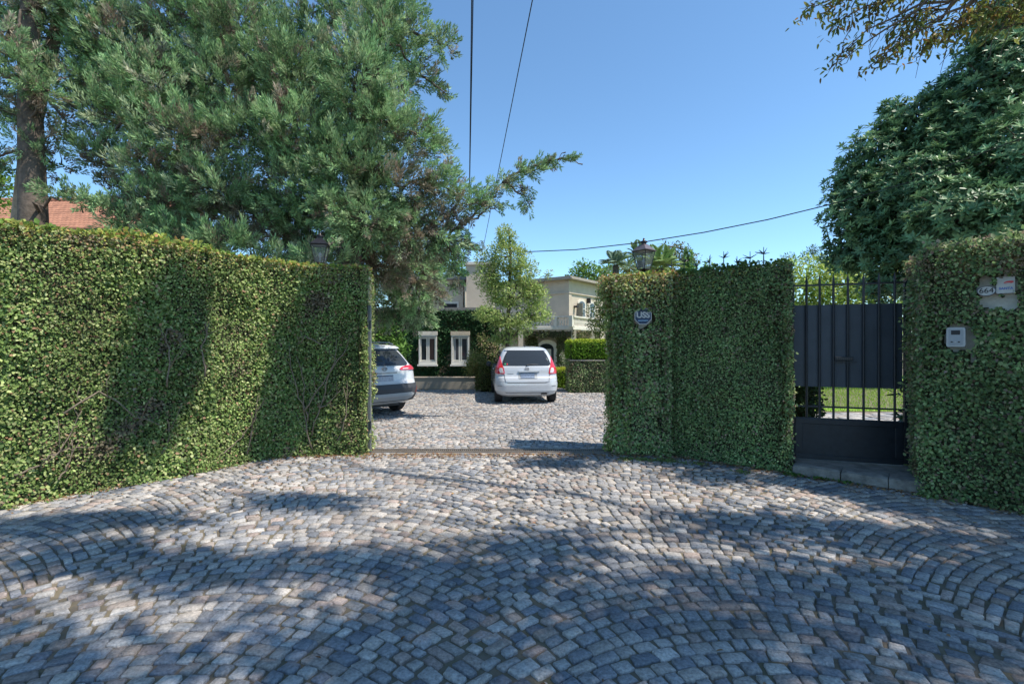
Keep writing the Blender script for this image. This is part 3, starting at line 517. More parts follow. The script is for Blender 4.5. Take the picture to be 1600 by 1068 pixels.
conifer('wide conifer with long branch reaching over the driveway', tuple(at(535, 534, 9.0)*[1, 1, 0]), [at(535, 720, 9.0), at(545, 400, 9.4), at(570, 200, 9.9), at(595, 40, 10.2), at(608, -120, 10.4), at(612, -260, 10.4)],
        [B(460, 110, 9.6, 70, 75, 1, .08, up), B(470, 210, 9.3, 75, 65, 1, .1, up), B(560, 130, 9.5, 65, 80, 1, .05, up), B(590, 50, 9.8, 50, 60, 1, .05, up), B(610, -10, 10, 50, 40, .9, .05, up), B(645, 50, 10, 38, 45, .75, .0, (.3, 0, .6)), B(700, 70, 10, 28, 30, .7, 0, (.6, 0, .6)), B(660, 120, 10, 35, 30, .7, .1, (.5, 0, .3)), B(695, 145, 10, 16, 14, .8, 0, rt), B(520, 10, 10.2, 34, 30, .6, .05, up), B(470, 30, 10.2, 40, 40, .6, .1, up),
         B(600, 190, 9.6, 60, 55, 1, .12, up), B(655, 215, 9.8, 50, 40, 1, .15, rt), B(540, 260, 9.3, 75, 60, 1, .1, up), B(620, 290, 9.5, 65, 50, 1, .25, rt), B(690, 290, 9.8, 45, 40, 1, .3, rt), B(470, 290, 9.4, 65, 55, 1, .3, up), B(730, 315, 9.8, 36, 34, .9, .35, rt), B(570, 345, 9.0, 55, 50, 1.1, .02, (0, -.1, -.1)), B(520, 330, 8.9, 40, 45, 1, .02, (0, -.1, -.2)),
         B(480, 370, 10, 70, 40, .9, .7), B(640, 365, 9.7, 65, 50, 1, .45, dn), B(700, 375, 9.9, 45, 45, .9, .5, dn), B(590, 415, 10.5, 60, 45, 1, .5, dn), B(650, 440, 12, 50, 50, .95, .45, dn), B(600, 470, 12.6, 50, 40, 1, .35, dn), B(655, 490, 12.6, 28, 34, .8, .35, dn), B(505, 400, 8.9, 60, 14, .8, 0, up), B(715, 430, 10, 18, 34, .5, .4, dn),
         B(785, 285, 9.8, 32, 16, .8, .1, rt), B(830, 262, 9.8, 34, 15, 1, 0, (.7, 0, .4)), B(870, 250, 9.8, 26, 9, 1, 0, (.9, 0, .2)), B(897, 247, 9.8, 12, 6, 1.5, 0, (.9, 0, .1)), B(822, 308, 9.8, 15, 28, .7, .1, (0, 0, -.6)), B(770, 320, 9.8, 30, 22, .6, .2, (.3, 0, -.2)), B(735, 380, 9.8, 22, 18, .6, .3, dn),
         B(512, 388, 7.75, 9, 9, 2.5, 0), B(520, 378, 7.9, 12, 12, 1.5, 0), B(560, 100, 11, 110, 120, .5, .3), B(570, 380, 11.3, 140, 90, .8, .75), B(600, -140, 10.4, 90, 70, .7, .1, up), B(500, 200, 11, 120, 120, .5, .4)], tr=.26, bs=2.1)

def leafy(name, label, cat, base, trunk, blobs, cols, size, dens=1, m=M_LEAF, bark=M_BARK, tr=.1, w=None, group=None, droop=0., wr=.45, flat=.5, crown='crown'):
    q = thing(name, label, cat, base, group=group); lm = LM(); br = MB(); tp = np.array(trunk) if trunk is not None and len(trunk) else None
    if tp is not None: MB().tube(trunk, np.linspace(tr, tr*.3, len(trunk)), 10).build('trunk', bark, q, smooth=True)
    for (c, r, dn_) in blobs:
        c = np.array(c); r = np.array(r); k = int(dens*dn_*(r[0]*r[2]+r[0]*r[1]+r[1]*r[2])*6/(size**2*wr*.9)*.8)
        if tp is not None:
            s = tp[np.argmin(np.linalg.norm(tp-c, axis=1)+np.maximum(0, tp[:, 2]-c[2])*2)]; br.tube(branch_pts(s, c, .03, .2, 6), np.linspace(tr*.35, tr*.1, 6), 6)
            for j in range(6): e, _ = ell_pts(c, r, 1, .7, .95); br.tube(branch_pts(c, e[0], .02, .2, 4), np.linspace(tr*.12, tr*.03+.002, 4), 4)
        P, O = ell_pts(c, r, k, .35, 1.0); P += (noise(P, 2.2/max(r), 60)*.22*max(r))[:, None]*O
        cl = noise(P, 3.5/max(.3, max(r)), 61); keep = cl > -.55; P, O, cl = P[keep], O[keep], cl[keep]; k = len(P)
        C = pal(k, cols, w)*(1+.3*cl)[:, None]; s = size*RNG.uniform(.6, 1.3, k); lm.leaves(P, O*.5+rdir(k)*.9+UP*-droop, O*flat+UP*.5+rdir(k)*.6, s, s*wr, np.clip(C, .008, .8))
    if tp is not None: br.build('branches', bark, q, smooth=True)
    lm.build(crown, m, q); return q
def LB(px, py, Y, rpx, rpy=None, d=1., depth=None):
    rpy = rpy or rpx; return (at(px, py, Y), (rpx/FPX*Y, depth or (rpx+rpy)/2/FPX*Y, rpy/FPX*Y), d)

# pittosporum-like large glossy tree on the right: leaf rosettes on limbs
q = thing('glossy_leaved_tree', 'massive dark tree with glossy leaf rosettes above the right wall', 'tree', (7.4, 7.8, 0))
MB().tube([(7.4, 7.8, 0), (7.3, 7.7, 2), (7.5, 7.6, 4)], [.2, .16, .1], 10).build('trunk', M_BARK, q, smooth=True); br = MB(); lm = LM()
pit = [B(1370, 260, 8.4, 62, 60), B(1340, 330, 8.2, 52, 60), B(1370, 390, 8.0, 52, 45), B(1430, 200, 8.2, 55, 50), B(1440, 300, 7.4, 70, 65), B(1430, 390, 7.6, 60, 50), B(1510, 210, 7.6, 75, 65), B(1500, 340, 6.6, 70, 60), B(1560, 130, 7.6, 75, 75), B(1600, 250, 6.8, 85, 80), B(1590, 60, 7.8, 60, 55), B(1590, 340, 6.3, 75, 60), B(1690, 150, 7.4, 110, 120), B(1700, 300, 6.4, 110, 110), B(1385, 200, 8.4, 18, 14), B(1320, 395, 8.3, 30, 30), B(1390, 445, 7.9, 45, 30), B(1480, 150, 8.2, 38, 32), B(1400, 175, 8.4, 30, 18), B(1325, 290, 8.4, 30, 34), B(1480, 260, 7.6, 70, 60), B(1600, 10, 7.8, 60, 50), B(1550, 60, 7.8, 45, 45), B(1400, 320, 8.2, 70, 70)]
for i, (c, r, *_) in enumerate(pit):
    c = np.array(c); r = np.array(r); br.tube(branch_pts((7.4, 7.7, 2+.1*i), c, .02, .2, 6), np.linspace(.08, .02, 6), 6)
    k = int(135*(r[0]*r[2]+r[0]*r[1]+r[1]*r[2])/1.); P, O = ell_pts(c, r, k, .72, 1.04); A = nz(O*.7+UP*.55+rdir(k)*.35)
    n = 11; ang = np.tile(np.arange(n)*2.4, k)+np.repeat(RNG.uniform(0, 6.28, k), n); Ai = np.repeat(A, n, 0); X = nz(np.cross(Ai, rdir(1)+.01)); Y_ = np.cross(Ai, X); rad = X*np.cos(ang)[:, None]+Y_*np.sin(ang)[:, None]
    el = np.tile(np.linspace(.15, 1.1, n), k)[:, None]; D = rad+Ai*el; Nn = Ai-rad*el*.8; s = RNG.uniform(.07, .125, k*n)*(1.1-.25*el[:, 0])
    C = np.repeat(pal(k, [(.13, .25, .13), (.17, .32, .16), (.09, .19, .10), (.24, .38, .17)], var=.15), n, 0)*(1+RNG.normal(size=(k*n, 1))*.1); C[:, :] *= (1+.25*np.clip(el-.7, 0, 1)); lm.leaves(np.repeat(P, n, 0)+D*.012, D, Nn, s, s*.36, np.clip(C, .01, .5), cup=.08, droop=.12)
    for j in RNG.choice(k, min(k, 14), replace=False): br.tube(branch_pts(c, P[j], .02, .2, 4), [.015, .011, .008, .005], 5, cap=False)
    k2 = int(k*9); P2, O2 = ell_pts(c, r*.8, k2, .5, .95); lm.leaves(P2, rdir(k2), O2+rdir(k2)*.5, .1, .04, pal(k2, [(.11, .22, .11), (.07, .15, .075)]))
br.build('branches', M_BARK, q, smooth=True); lm.build('crown', M_GLOSS, q)

# overhanging street tree (trunk outside the frame on the right, boughs over the street)
q = thing('street_tree', 'thin-leaved olive and rust street tree hanging in at the top right', 'tree', (9.2, 1.2, 0)); tk = [(9.2, 1.2, 0), (9.0, 1.3, 2.5), (8.6, 1.5, 5), (8.2, 1.8, 7.2)]
MB().tube(tk, [.32, .26, .22, .16], 12).build('trunk', M_BARK, q, smooth=True); br = MB(); lm = LM()
G_ST = [(.15, .20, .05), (.24, .27, .06), (.10, .14, .04), (.32, .18, .06), (.28, .30, .08)]
def spray(c, r, k, size=.085, hang=.5):
    P, O = ell_pts(c, r, k, .1, 1.0); D = rdir(k)*.8+O*.3-UP*hang; s = RNG.uniform(.7, 1.2, k)*size; lm.leaves(P, D, UP+rdir(k)*.8, s, s*.34, pal(k, G_ST, var=.2))
    for j in RNG.choice(k, max(4, int(k/26)), replace=False): br.tube(branch_pts(c+RNG.normal(size=3)*np.array(r)*.3, P[j], .05, .2, 5), [.009, .007, .005, .004, .002], 4, cap=False)
vis = [(1262, 15, 5.8, 13, 12, 40), (1300, 8, 5.8, 26, 14, 90), (1320, 78, 5.8, 18, 11, 60), (1311, 98, 5.8, 9, 8, 26), (1312, 32, 5.8, 20, 14, 60), (1365, 15, 5.8, 40, 18, 170), (1385, 92, 5.8, 22, 10, 60), (1368, 98, 5.8, 12, 6, 26), (1405, 60, 5.8, 30, 18, 120), (1430, 30, 5.8, 50, 26, 280), (1450, 70, 5.8, 26, 14, 120), (1490, 45, 5.8, 45, 28, 260), (1540, 20, 5.8, 50, 30, 260), (1590, 20, 5.8, 60, 35, 280), (1400, -40, 5.8, 160, 40, 700), (1580, -60, 5.8, 140, 60, 600)]
for px, py, Y, rx, ry, k in vis:
    c = at(px, py, Y); r = (rx/FPX*Y, .45, ry/FPX*Y); spray(c, r, int(k*.9)); br.tube(branch_pts(at(1640, -70, 5.2), c, .06, .15, 9), np.linspace(.03, .005, 9), 5, cap=False)
for i in range(16):                      # bare drooping twigs
    a = at(1340+i*17, -10+RNG.uniform(-5, 20), 5.8); b = at(1330+i*14+RNG.uniform(-30, 30), RNG.uniform(60, 125), 5.8); br.tube(branch_pts(a, b, .05, .15, 7), np.linspace(.008, .0025, 7), 4, cap=False)
# high boughs over the street that shade the foreground: target ground shadow centre (x,y) and radii at height h
sh = SD.xy.normalized()/math.tan(SUN_EL)
def bough(gx, gy, z_hit, rx, ry, h, k):
    c = np.array([gx+sh.x*(h-z_hit), gy+sh.y*(h-z_hit), h]); br.tube(branch_pts(tk[3], c, .05, .12, 8), np.linspace(.035, .012, 8), 6, cap=False); spray(c, (rx, ry, .5), int(k*1.25), .19, .2)
SHADE = [(-2.6, 2.2, 0, 1.6, .95, 9.5, 1500), (-.6, 2.5, 0, 1.3, .9, 9.2, 1200), (.9, 2.6, 0, 1.5, 1.1, 9.0, 1500), (2.6, 3.0, 0, 1.4, 1.0, 9, 1400), (4.2, 3.5, 0, 1.3, 1.0, 8.6, 1300), (-4.4, 2.9, 0, 1.2, .8, 9.6, 800), (.8, 1.0, 0, 3, 1.0, 9, 2200), (-3, .8, 0, 2.4, 1.0, 9, 1600),
         (2.2, 4.4, 0, 1.1, .45, 8.6, 520), (-2.2, 5.0, 0, .75, .28, 9.2, 300), (-3.6, 4.5, 0, .9, .28, 9.4, 360), (.55, 6.6, 0, .6, .3, 8.4, 260), (2.6, 6.0, 0, .8, .5, 8.2, 420), (.2, 3.9, 0, .8, .4, 9, 260), (4.0, 4.8, 0, .5, .3, 8.4, 220), (-1.2, 3.6, 0, .9, .3, 9, 300), (-4.3, 4.3, 0, .7, .3, 9.4, 420), (-3.2, 3.75, 0, .9, .4, 9.4, 600), (-2.2, 3.5, 0, .8, .35, 9.3, 450), (3.2, 4.1, 0, .8, .35, 8.6, 420), (-.2, 3.3, 0, .8, .4, 9.1, 450)]
for a in SHADE: bough(*a)
for a in [(-4.25, 6.0, 1.7, .42, .42, 8.8, 800), (-4.4, 5.8, .9, .35, .4, 8.8, 600), (-2.75, 7.15, 2.0, .45, .6, 8.4, 900), (-3.0, 7.1, 1.1, .4, .6, 8.4, 800), (-3.3, 7.0, .5, .3, .5, 8.4, 300), (1.9, 7.0, 1.0, .4, .4, 8.2, 500)]: bough(*a)
br.build('branches', M_BARK, q, smooth=True); lm.build('crown', M_LEAF, q)

# small feathery tree in the forecourt
tb = at(792, 600, 15.6)
leafy('forecourt_tree', 'slender light green feathery tree in the forecourt behind the white car', 'tree', (-.1, 15.6, 0), [(-.1, 15.6, 0), (-.15, 15.6, 1.6), (-.1, 15.6, 3), (-.05, 15.6, 4.4), (-.1, 15.6, 5.3)],
      [LB(790, 370, 15.6, 18, 20, .8), LB(795, 400, 15.6, 36, 26, .8), LB(768, 432, 15.6, 28, 28, .8), LB(815, 425, 15.6, 28, 28, .8), LB(790, 460, 15.6, 38, 28, .8), LB(832, 462, 15.6, 26, 24, .8), LB(765, 492, 15.2, 30, 12, .8), LB(835, 492, 15.4, 28, 16, .8), LB(800, 505, 15.4, 42, 20, .8), LB(840, 450, 15.6, 16, 10, .5), LB(785, 530, 15.6, 26, 12, .7), LB(752, 405, 15.6, 12, 20, .35), LB(856, 430, 15.6, 8, 10, .3)],
      [(.30, .42, .12), (.38, .48, .15), (.20, .31, .09), (.42, .46, .18)], .10, 1.5, m=M_LEAF, tr=.09, wr=.3, droop=.1)

# background trees
BG = [(0.126, 0.252, 0.070), (0.196, 0.350, 0.084), (0.084, 0.182, 0.056), (0.280, 0.420, 0.098)]
leafy('broadleaf_tree', 'round dark green tree just behind the villa roof', 'tree', (5.5, 42, -.6), [(6.2, 42, -.6), (6.2, 42, 6)], [LB(912, 418, 42, 20, 14), LB(925, 430, 42, 22, 14), LB(900, 428, 42, 14, 9), LB(886, 434, 42, 8, 4), LB(950, 425, 42, 20, 14), LB(985, 428, 42, 26, 14)], BG, .3, 1, tr=.3)
leafy('broadleaf_tree', 'tall autumn-tinted loose tree right behind the right lantern', 'tree', (9, 27, -.6), [(8.8, 27, -.6), (8.6, 27, 5), (8.7, 27, 7)], [LB(1040, 392, 27, 22, 16, .5), LB(1062, 388, 27, 18, 12, .5), LB(1052, 412, 27, 34, 14, .7), LB(1020, 412, 27, 22, 20, .9), LB(1075, 405, 27, 22, 14, .7), LB(980, 415, 27, 20, 14, .8)], [(.16, .15, .05), (.12, .15, .05), (.24, .16, .07), (.09, .13, .04)], .16, .8, tr=.16)
leafy('conical_tree', 'dark narrow conical tree behind the wall spikes', 'tree', (9.0, 25, -.6), [(9.1, 25, -.6), (9.1, 25, 5.5)], [LB(1075, 398, 25, 7, 13), LB(1075, 410, 25, 11, 16), LB(1075, 422, 25, 13, 14)], BG[:3], .14, 1.2, tr=.1)
leafy('young_tree', 'small dark leafed tree beside the wall spikes', 'tree', (7.6, 19, 0), [(7.7, 19, 0), (7.7, 19, 4)], [LB(1108, 415, 19, 13, 11, .6), LB(1110, 425, 19, 18, 9, .6)], BG[:2], .16, .7, tr=.06)
leafy('flowering_hedge', 'bright yellow-green leafy hedge across the lawn behind the iron gate', 'hedge', (13, 19, 0), None, [LB(1130, 480, 19, 80, 50), LB(1250, 455, 19, 60, 55), LB(1300, 450, 18, 60, 50), LB(1350, 450, 18, 60, 60), LB(1290, 520, 18, 90, 60), LB(1400, 490, 18, 70, 90), LB(1230, 420, 20, 24, 12, .7), LB(1278, 412, 20, 30, 16, .8), LB(1310, 420, 19, 30, 20)], [(.28, .40, .07), (.36, .46, .10), (.17, .28, .05), (.44, .48, .16)], .15, .8)
leafy('airy_tree', 'wispy bamboo-like treetop left of the large glossy tree', 'tree', (14.5, 26, -.6), [(14.9, 26, -.6), (14.9, 26, 5)], [LB(1232, 402, 26, 13, 8, .5), LB(1272, 392, 26, 12, 9, .7), LB(1265, 402, 26, 14, 8, .5)], [(.07, .13, .07), (.1, .16, .08)], .16, .9, tr=.06, wr=.25)
leafy('broadleaf_tree', 'dark green tree glimpsed between the conifer and the chimney', 'tree', (-3.5, 26, -.6), [(-3.2, 26, -.6), (-3.2, 26, 4)], [LB(695, 420, 26, 40, 45), LB(715, 430, 26, 18, 30), LB(640, 440, 26, 60, 60)], BG, .2, .8, tr=.2)
leafy('broadleaf_tree', 'bright green leafy tree at the left edge above the tiled roof', 'tree', (-16, 15, 0), [(-16.2, 15, 0), (-16.2, 15, 6)], [LB(-5, 260, 15, 22, 30, .8), LB(-30, 300, 15, 40, 40), LB(4, 290, 15, 12, 14, .6)], [(.12, .22, .03), (.18, .3, .05)], .12, .8, tr=.12)
def palm(label, base, top, nf, L, cols, sd=0):
    q = thing('palm_tree', label, 'palm', base, group='palms behind the right gate pillar'); top = np.array(top)
    MB().tube([base, tuple(top)], [.2, .14], 10).build('trunk', M_BARK, q, smooth=True)
    for i in range(nf):
        a = i*2.4+sd; el = .35+.9*((i*7) % nf)/nf; d = np.array([math.cos(a)*math.cos(el), math.sin(a)*math.cos(el), math.sin(el)]); P = [top+d*L*t-UP*L*.55*t*t*math.cos(el) for t in np.linspace(0, 1, 22)]
        lm = LM(); P = np.array(P); T = nz(np.gradient(P, axis=0)); Sd = nz(np.cross(T, UP))
        for s in (1, -1):
            for j2 in (0, .5):
                Pp = P[3:]+T[3:]*L/44*j2*2; ln = L*.28*np.sin(np.linspace(.7, 2.9, 19)); lm.blades(Pp, Sd[3:]*s+T[3:]*.7-UP*.25, np.cross(Sd[3:], T[3:])+rdir(19)*.2, ln, .045, pal(19, cols))
        lm.blades(P[:-1], T[:-1], Sd[:-1], L/20, .03, pal(21, cols)); lm.build('frond', M_NEEDLE, q)
palm('blue-green palm left of the right lantern', (5.2, 23, -.6), at(962, 414, 23), 22, 1.0, [(.22, .32, .24), (.3, .4, .3)])
palm('taller green palm directly behind the right lantern', (6.1, 21.5, -.6), at(1000, 402, 21.5), 20, .95, [(.2, .3, .14), (.28, .38, .18)], 1)
palm('spreading green palm right of the right lantern', (6.3, 17, 0), at(1030, 420, 17), 22, 1.1, [(.22, .34, .12), (.3, .42, .16)], 2)

# shrubs and hedges in the forecourt
def hedge_box(name, label, x0, x1, y0, y1, z0, z1, cols, dens, size, topc=None, cat='hedge'):
    lm = LM(); c = np.array([(x0+x1)/2, (y0+y1)/2, (z0+z1)/2]); dm = np.array([x1-x0, y1-y0, z1-z0])
    for ax, sg in ((0, -1), (0, 1), (1, -1), (1, 1), (2, 1)):
        o = [i for i in range(3) if i != ax]; area = dm[o[0]]*dm[o[1]]; k = int(area*dens); P = c+RNG.uniform(-.5, .5, (k, 3))*dm; N = np.zeros(3); N[ax] = sg; P[:, ax] = c[ax]+sg*dm[ax]/2-RNG.uniform(0, .1, k)+.03*noise(P, 5, 70)
        edge = np.abs(P-c)/dm; sq = np.clip((edge-.4)*10, 0, 1); P -= np.sign(P-c)*(sq.sum(1, keepdims=True) > 1)*.02
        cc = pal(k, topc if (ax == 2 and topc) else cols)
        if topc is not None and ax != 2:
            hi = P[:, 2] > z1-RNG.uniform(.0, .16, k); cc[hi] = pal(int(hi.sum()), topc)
        lm.leaves(P, rdir(k)+N*.5+UP*.3, N+rdir(k)*.6+UP*.3, size*RNG.uniform(.6, 1.3, k), size*.6, cc)
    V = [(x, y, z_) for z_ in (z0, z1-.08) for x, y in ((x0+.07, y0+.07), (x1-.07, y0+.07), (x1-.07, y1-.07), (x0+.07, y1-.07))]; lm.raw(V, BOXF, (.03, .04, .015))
    return tag(lm.build(name, M_LEAF), label, cat)
leafy('shrub', 'round yellow-green variegated shrub at the end of the low planter', 'shrub', (-1.2, 16.4, 0), [(-1.2, 16.4, 0), (-1.2, 16.4, .5)], [LB(742, 562, 16.2, 15, 17), LB(735, 575, 16.2, 12, 14), LB(755, 570, 16.2, 10, 14)], [(.20, .25, .06), (.3, .3, .1), (.12, .18, .04), (.34, .26, .12)], .06, 1, tr=.03)
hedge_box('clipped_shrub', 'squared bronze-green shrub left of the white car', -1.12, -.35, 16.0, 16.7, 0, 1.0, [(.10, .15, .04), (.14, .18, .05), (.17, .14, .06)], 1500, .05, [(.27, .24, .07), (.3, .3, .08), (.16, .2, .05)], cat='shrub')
leafy('flower_shrub', 'airy shrub with pinkish blooms under the forecourt tree', 'shrub', (-.3, 17, 0), [(-.3, 17, 0), (-.3, 17, 1)], [LB(770, 545, 17, 22, 16, .5), LB(790, 550, 17, 16, 14, .5), LB(752, 530, 17, 12, 12, .4)], [(.16, .2, .06), (.1, .16, .04), (.4, .3, .2)], .07, .7, tr=.03)
leafy('leafy_shrub', 'bright green broad-leaved shrub behind the silver car', 'shrub', (-3.7, 14.3, 0), [(-3.7, 14.3, 0), (-3.6, 14.3, 1.6)], [LB(600, 510, 14, 22, 18), LB(622, 520, 14, 14, 12, .8), LB(580, 525, 14, 20, 25), LB(605, 545, 14, 40, 25)], [(.09, .2, .03), (.14, .26, .05), (.05, .12, .02)], .11, .8, tr=.04)
pl = thing('planter', 'tall square planter wall overgrown with dense creeping fig', 'planter', (3.0, 16.3, 0))
lm = LM(); fz = lambda a, b, P: .01+.015*noise(P, 3, 80)
ivy_face(lm, (1.9, 15.85), (4.6, 15.6), 0, 1.03, 2200, .045, fz, G_COOL, None, seed=15); ivy_face(lm, (1.9, 16.8), (1.9, 15.85), 0, 1.03, 2200, .045, fz, G_COOL, None, seed=16)
MB().add([(1.99, 15.93, 0), (4.6, 15.7, 0), (4.6, 16.8, 0), (1.99, 16.8, 0), (1.99, 15.93, 1.02), (4.6, 15.7, 1.02), (4.6, 16.8, 1.02), (1.99, 16.8, 1.02)], BOXF).build('masonry', M_PLASTER, pl)
MB().add([(1.9, 15.8, 1.03), (4.62, 15.57, 1.03), (4.62, 16.85, 1.03), (1.9, 16.85, 1.03), (1.9, 15.8, 1.07), (4.62, 15.57, 1.07), (4.62, 16.85, 1.07), (1.9, 16.85, 1.07)], BOXF).build('coping', M_STUCCO2, pl)
lm.build('ivy', M_LEAF, pl)
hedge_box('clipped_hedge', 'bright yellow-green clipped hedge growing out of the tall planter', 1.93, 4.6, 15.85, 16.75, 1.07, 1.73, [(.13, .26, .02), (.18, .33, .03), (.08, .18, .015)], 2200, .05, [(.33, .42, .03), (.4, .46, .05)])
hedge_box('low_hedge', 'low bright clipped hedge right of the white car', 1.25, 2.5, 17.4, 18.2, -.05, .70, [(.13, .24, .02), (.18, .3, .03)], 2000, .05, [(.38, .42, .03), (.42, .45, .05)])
leafy('rose_bush', 'rose bush with small pale blooms beside the porch', 'shrub', (2.2, 20, -.3), [(2.2, 20, -.3), (2.2, 20, .8)], [LB(882, 560, 20, 9, 14, .6), LB(890, 575, 20, 12, 10, .8), LB(874, 578, 20, 8, 8, .8)], [(.08, .16, .04), (.12, .2, .06), (.6, .55, .45)], .07, .9, tr=.02)
hedge_box('side_hedge', 'dark hedge just inside the iron gate', 4.2, 4.62, 7.2, 8.4, 0, 1.5, [(.03, .06, .02), (.05, .09, .03)], 1500, .06)
leafy('strap_leaved_plant', 'dark strap-leaved plant inside the gate at its right post', 'plant', (6.1, 7.4, 0), None, [LB(1428, 630, 7.4, 16, 45), LB(1440, 660, 7.4, 20, 40)], [(.03, .08, .03), (.05, .11, .04)], .16, 1.2, m=M_GLOSS, wr=.22)

# ------------------------------------------------------------------ villa
VR = math.atan2(.8, .6); vg = -.6
v = thing('villa', 'cream two-storey villa with balustraded balcony beyond the forecourt', 'house', (3.64, 31, vg), VR); Z = lambda h: h-vg
MB().box((5, 4.5, 3.015), (10, 9, 6.43)).build('wall', M_STUCCO, v, local=True)           # z from ~ -0.6 to 5.6 world
m = MB(); m.box((4.75, 4.25, Z(5.68)), (10.5, 9.5, .10)); m.box((4.86, 4.36, Z(5.79)), (10.28, 9.28, .12)); m.build('cornice', M_STUCCO2, v, local=True)
m = MB(); m.box((4.95, 4.45, Z(4.80)), (10.1, 9.1, .06)); m.box((.12, .12, Z(3.9)), (.34, .34, 3.3)); m.build('moulding', M_STUCCO, v, local=True)
def arch_poly(w_, h_, rise, n=9):
    return [(-w_/2, 0), (w_/2, 0)]+[(w_/2*math.cos(a), h_-rise+rise*math.sin(a)) for a in np.linspace(0, math.pi, n)]
M_WFRAME = M_WHITE; M_WGL = mat('window_glass', (.03, .035, .045), .08, spec=.7, noise_s=1.5, noise_a=.4)
def v_window(x, z0, w_, h_, arched=True):
    fn = lambda a, b, t: (x+a, -t, Z(z0)+b)
    fr = MB().prism(arch_poly(w_+.26, h_+.14, .3), fn, -.02, .06).build('window', M_TRIM, v, local=True)
    gl = MB().prism(arch_poly(w_, h_, .24), fn, .03, .068).build('pane', M_WGL, fr, local=True)
    s = MB()
    for a in (-w_/2+.04, 0, w_/2-.04): s.box((x+a, -.075, Z(z0)+h_*.43), (.06, .02, h_*.86))
    for b in (.06, h_*.42, h_*.72): s.box((x, -.078, Z(z0)+b), (w_-.02, .02, .06))
    s.build('sash', M_WFRAME, fr, local=True)
v_window(1.65, 2.56, .85, 1.8); v_window(3.1, 2.56, .75, 1.75); v_window(5.0, 2.56, .8, 1.8)
m = MB(); m.box((1.1, -.22, Z(3.75)), (.06, .4, .9)); m.build('shutter', mat('shutter', (.25, .24, .2), .7), v, local=True)
m = MB(); m.box((.72, -.14, Z(3.95)), (.22, .25, .12)); m.box((2.45, -.14, Z(4.45)), (.12, .25, .35)); m.build('wall_light', M_BLACK, v, local=True)
# balcony (world outline)
bal = [(-1.2, 30.95), (2.70, 30.25), (3.74, 29.5), (6.2, 34.0)]; m = MB(); bz = 2.42
poly = bal+[(5.2, 34.5), (3.6, 31.2), (.5, 33.0), (-1.2, 33.2)]
MB().prism(poly, lambda a, b, t: (a, b, t), bz, bz+.16).build('balcony_slab', M_TRIM, v, local=False)
MB().prism([(a+(3.2-a)*.02, b+.08) for a, b in poly], lambda a, b, t: (a, b, t), bz-.12, bz-.001).build('balcony_moulding', M_STUCCO, v, local=False)
rail = MB(); bl = MB(); bp = MB()
for i in range(3):
    a, b = np.array(bal[i]), np.array(bal[i+1]); L = np.linalg.norm(b-a); u = (b-a)/L; rz = math.atan2(u[1], u[0]); c_ = (a+b)/2+np.array([-u[1], u[0]])*.14
    rail.box((*c_, bz+.80), (L+.1, .2, .09), rz); rail.box((*c_, bz+.205), (L, .18, .09), rz)
    for e in ((a, b) if i == 2 else (a,)): bp.box((e[0]+(-u[1])*.14, e[1]+u[0]*.14, bz+.50), (.26, .24, .68), rz)
    for j in range(1, int(L/.19)):
        p = a+u*j*.19+np.array([-u[1], u[0]])*.14; MB_prof = [(.045, 0), (.045, .05), (.03, .07), (.062, .18), (.05, .26), (.028, .36), (.03, .44), (.045, .46), (.045, .505)]
        bl.lathe(MB_prof, (p[0], p[1], bz+.25), 8)
rail.build('balustrade_rail', M_TRIM, v); bl.build('balusters', M_TRIM, v, smooth=True)['kind'] = 'stuff'; bp.build('balustrade_post', M_TRIM, v)
# porch under the balcony
PY = 30.7
m = MB(); m.box((-.2, PY+.6, .9), (2.5, .25, 3.1)); m.build('porch_wall', M_STUCCO, v)
fr = MB().prism(arch_poly(1.25, 2.35, .42), lambda a, b, t: (2.28+a, PY+.3-t, -.55+b), -.2, .0).build('door_surround', M_TRIM, v)
MB().prism(arch_poly(.95, 2.1, .36), lambda a, b, t: (2.2+a, PY+.29-t, -.55+b), -.18, .02).build('doorway', M_GLASS, v)
MB().box((2.35, PY+.24, .35), (.30, .04, 1.7)).build('door', mat('door_white', (.5, .47, .42), .6), v)
for X, Yc in ((.55, 30.6), (3.78, 29.75), (5.4, 32.6)): MB().box((X, Yc, .9), (.3, .3, 3.0)).build('column', M_STUCCO, v)
MB().box((4.4, 31.6, .8), (1.0, .1, 2.6), VR).build('porch_dark_panel', mat('porch_brown', (.12, .08, .06), .7), v)  # plain dark brown panel behind the porch columns
lm = LM()
for a, b in ((bal[0], bal[1]), (bal[1], bal[2]), (bal[2], bal[3])): ivy_face(lm, (a[0], a[1]+.1), (b[0], b[1]+.1), 1.95, 2.35, 500, .10, lambda a_, b_, P: 0*b_, [(.08, .12, .04), (.14, .16, .06), (.2, .16, .1)], None, seed=17)
ivy_face(lm, (2.85, 30.5), (3.35, 30.2), -.6, 2.0, 450, .10, lambda a_, b_, P: 0*b_, [(.08, .13, .04), (.14, .16, .06)], None, seed=18); ivy_face(lm, (.9, 31.1), (1.6, 31.0), -.6, 2.0, 450, .10, lambda a_, b_, P: 0*b_, [(.08, .13, .04), (.14, .16, .06)], None, seed=18)
lm.build('climbing_ivy', M_LEAF, v)
# the big creeper in front of the villa's right
leafy('climbing_shrub', 'tall arching creeper between the villa and the right gate pillar', 'shrub', (5.2, 27, -.6), [(4.9, 27, -.6), (4.9, 27, 3)], [LB(935, 480, 27, 14, 22, .5), LB(930, 510, 27, 16, 16, .8), LB(945, 440, 27, 12, 24, .6), LB(945, 500, 27, 16, 34, .9), LB(922, 490, 27, 8, 16, .35)], [(.16, .2, .06), (.2, .24, .08), (.1, .15, .05)], .13, .8, tr=.06)

